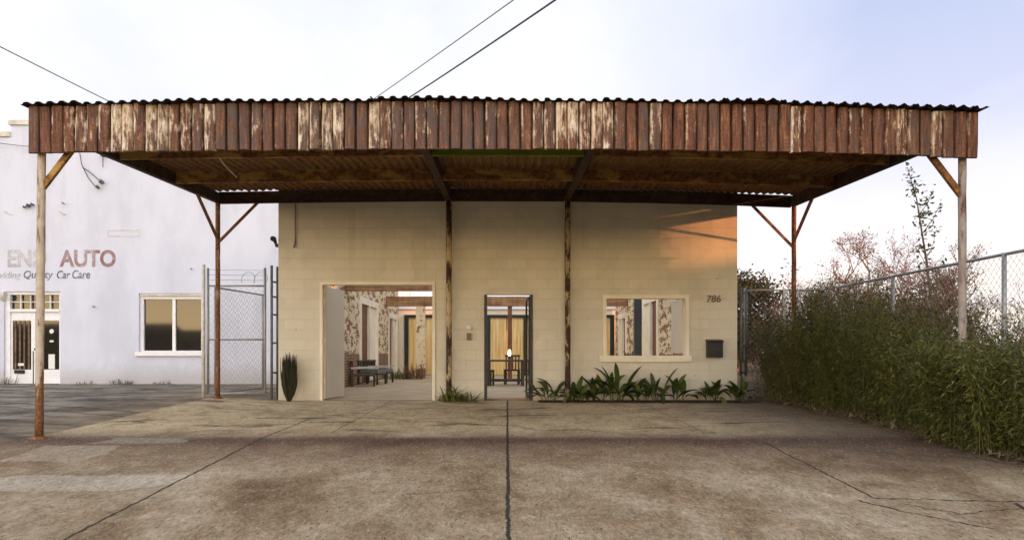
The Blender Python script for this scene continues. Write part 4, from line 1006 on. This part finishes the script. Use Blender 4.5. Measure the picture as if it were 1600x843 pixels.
# tall leafy sapling
sap = thing('sapling', 'tall thin leaning sapling with sparse green leaves', 'tree', (px(1462, 14.2), 14.2, -.03)); q = random.Random(77)
SP = [(1462, 560), (1455, 470), (1448, 410), (1440, 360), (1432, 310), (1418, 262)]
pts = [Vector((px(a, 14.2), 14.2, pz(b, 14.2))) for a, b in SP]; pts[0].z = -.03; pts[0].x = px(1462, 14.2)
tr = MB().tube(pts, [.028, .024, .019, .015, .010, .004], 6); tw = MB(); lv = MB()
for (a, b), (c_, d_) in (((1447, 405), (1472, 352)), ((1441, 365), (1462, 318)), ((1452, 440), (1478, 400)), ((1436, 335), (1446, 300)), ((1449, 420), (1430, 385)), ((1437, 340), (1452, 330)), ((1430, 300), (1422, 285)), ((1450, 450), (1470, 440))):
    p0, p1 = Vector((px(a, 14.2), 14.2, pz(b, 14.2))), Vector((px(c_, 14.2), 14.2+q.uniform(-.3, .3), pz(d_, 14.2))); tw.tube([p0, p0.lerp(p1, .5)+Vector((.03, 0, -.02)), p1], [.008, .006, .003], 4)
    for k in range(22):
        p = p0.lerp(p1, .2+.85*q.random())+Vector((q.gauss(0, .045), q.gauss(0, .05), q.gauss(0, .045))); lv.leaf(p, (q.uniform(-1, 1), q.uniform(-1, 1), q.uniform(-.6, .8)), (q.uniform(-1, 1), q.uniform(-1, 1), 1), q.uniform(.06, .12), .045)
for k in range(110):
    i = q.choice((2, 3, 3, 4, 4)); p = pts[i].lerp(pts[min(5, i+1)], q.random())+Vector((q.gauss(0, .05), q.gauss(0, .06), q.gauss(0, .05))); lv.leaf(p, (q.uniform(-1, 1), q.uniform(-1, 1), q.uniform(-.4, 1)), (q.uniform(-1, 1), q.uniform(-1, 1), 1), q.uniform(.06, .12), .045)
tr.build('trunk', M['bark'], sap); tw.build('twigs', M['bark'], sap); lv.build('leaves', M['sapling'], sap)

def leafy_tree(name, label, x, y, H, Wd, z0_, mat, n_, seed, size=.2, group=None, tr_r=.14, clumps=26):
    q = random.Random(seed); root = thing(name, label, 'tree', (x, y, -.03), group); tr = MB(); lv = MB(); zc = (H+z0_)/2
    tr.tube([(x, y, -.03), (x+.1, y, z0_*.6), (x, y+.1, zc), (x, y, H*.9)], [tr_r, tr_r*.8, tr_r*.5, .03], 8)
    for k in range(clumps):
        while True:
            u = Vector((q.uniform(-1, 1), q.uniform(-1, 1), q.uniform(-1, 1)))
            if u.length < 1: break
        cpt = Vector((x+u.x*Wd*.85, y+u.y*Wd*.85, zc+u.z*(H-z0_)*.45)); tr.tube([(x, y, max(z0_*.8, cpt.z-1.0)), cpt], [.04, .01], 4, False)
        cr = Wd*q.uniform(.22, .40)
        for i in range(n_//clumps):
            p = cpt+Vector((q.gauss(0, 1), q.gauss(0, 1), q.gauss(0, .8)))*cr*.6
            lv.leaf(p, (q.uniform(-1, 1), q.uniform(-1, 1), q.uniform(-1, .6)), (q.uniform(-1, 1), q.uniform(-1, 1), 1), size*q.uniform(.6, 1.4), size*.5)
    tr.build('trunk', M['bark'], root); lv.build('crown', mat, root); return root
leafy_tree('evergreen_tree', 'dark rounded evergreen just past the right end of the wall', px(1150, 42), 42, 5.0, 2.6, .3, M['evergreen'], 12000, 41, .24, None, .14, 44)
# unseen brick blocks added right of the lot; their slot shapes the sun patch
def add_sun_blocker(label, x_0, x_1, y_0, y_1, H, piv, win=True):
    t_ = thing('sun_blocker', label, 'building', (x_0, piv, 0)); mb = MB(); holes = []
    if win:
        y = y_0+1.2
        while y < y_1-2:
            for z_ in range(1, int(H//3.2)): holes.append((y, y+1.2, z_*3.2-1.8, z_*3.2))
            y += 2.6
    mb.wall(y_0, y_1, -.1, H, holes, 'x', x_0, x_0+.35)
    mb.box(x_0+.351, x_1, y_0, y_1, -.1, H-.3); mb.build('blocker_shell', M['brick_bare'], t_)
    MB().box(x_0-.08, x_1+.05, y_0-.05, y_1+.05, H+.001, H+.18).build('coping', M['dirty_white'], t_)
    t_.rotation_euler = (0, 0, math.atan2(SUN_DIR.y, SUN_DIR.x))
add_sun_blocker('unseen tall brick block added against the sun, nearer the viewer', 24, 36, -14, 7.22, 12.8, 7.22)
add_sun_blocker('unseen tall brick block added against the sun, farther from the viewer', 24, 36, 8.75, 20, 12.8, 8.75)
add_sun_blocker('unseen low brick block added to trim the foot of the sun patch', 24.3, 35, 7.24, 8.60, 5.55, 7.24, False)
bb = thing('sun_screen', 'unseen panel on steel legs added to keep sun off the shop front', 'sun_screen', (40, 2, 0))  # added out of view, blocks sun passing above the slot
for y in (.5, 3.5): MB().tube([(40, y, -.1), (40, y, 9.5)], .16, 8).build('leg', M['steel_dark'], bb)
MB().box(39.9, 40.1, -2.2, 6, 9.45, 16.5).build('panel', M['dirty_white'], bb)

# ------------------------------------------------------------------ overhead lines and their pole
def cable(name, label, a, b, sag, r, mat):
    a, b = Vector(a), Vector(b); pts = []
    for t in lin(0, 1, 24): p = a.lerp(b, t); p.z -= sag*4*t*(1-t); pts.append(p)
    o = MB().tube([p-a for p in pts], r, 6).build(name, mat); o.location = a; return tag(o, label, 'cable')
pole = thing('utility_pole', 'wooden utility pole standing behind the canopy, hidden from the front', 'utility pole', (-5.6, 36, 0))
MB().tube([(-5.6, 36, -.03), (-5.6, 36, 5), (-5.6, 36, 9.6)], [.16, .14, .11], 10).build('shaft', M['bark'], pole)
MB().box(-6.5, -4.7, 35.85, 35.95, 9.1, 9.24).build('crossarm', M['brown_wood'], pole)
def line_from(p1, y1, p2, y2, Y1, Yend): # through two photo points: near point at depth Y1, far end at depth Yend along the same straight 3-D line
    pass
cable('overhead_line', 'dark overhead cable, the lower of the two crossing above the canopy', (px(1010, 14), 14, pz(-98, 14)), (px(540, 36), 36, pz(214, 36)), .10, .022, M['cable'])
cable('overhead_line', 'thin pale overhead cable, the upper of the two crossing above the canopy', (px(930, 14), 14, pz(-92, 14)), (px(500, 36), 36, pz(212, 36)), .05, .014, M['cable_pale'])
cable('overhead_line', 'thin overhead cable coming down from the left above the shop', (px(-250, 12), 12, pz(-55, 12)), (px(300, 24), 22.9, pz(210, 22.9)), .03, .012, M['cable_pale'])
cable('shop_wire', 'short grey wire slung across the upper left of the white shop', (px(-60, 22.8), 22.8, pz(212, 22.8)), (px(70, 22.8), 22.8, pz(230, 22.8)), .06, .012, M['cable_pale'])

# ------------------------------------------------------------------ across the street (seen only in the shop window)
ac = thing('street_house', 'low dark barn across the street behind the camera', 'house', (-50, -40, -.55))
MB().wall(-66, -37.2, -.6, 3.0, [(-60, -58, .6, 2.2), (-50, -48, .6, 2.2), (-42, -40.5, -.5, 2.0)], 'y', -38.0, -37.8).build('house_wall', M['brown_wood'], ac)
MB().box(-66, -37.2, -44, -38.01, -.6, 3.0).build('house_body', M['room_dark'], ac)
MB().prism([(-45, 3.0), (-37.3, 3.0), (-41, 4.1)], 'x', -66.5, -36.4).build('roof', M['shingle'], ac)
ac = thing('street_house', 'small tan house across the street behind the camera', 'house', (-30, -40, -.55))
MB().wall(-35.2, -24, -.6, 3.0, [(-34.2, -33.2, .6, 2.2), (-29, -28, -.5, 2.0)], 'y', -38.0, -37.8).build('house_wall', M['tan_wall'], ac)
MB().box(-35.2, -24, -44, -38.01, -.6, 3.0).build('house_body', M['room_dark'], ac)
MB().box(-35.6, -23.6, -44.4, -37.4, 3.002, 3.3).build('roof', M['shingle'], ac)
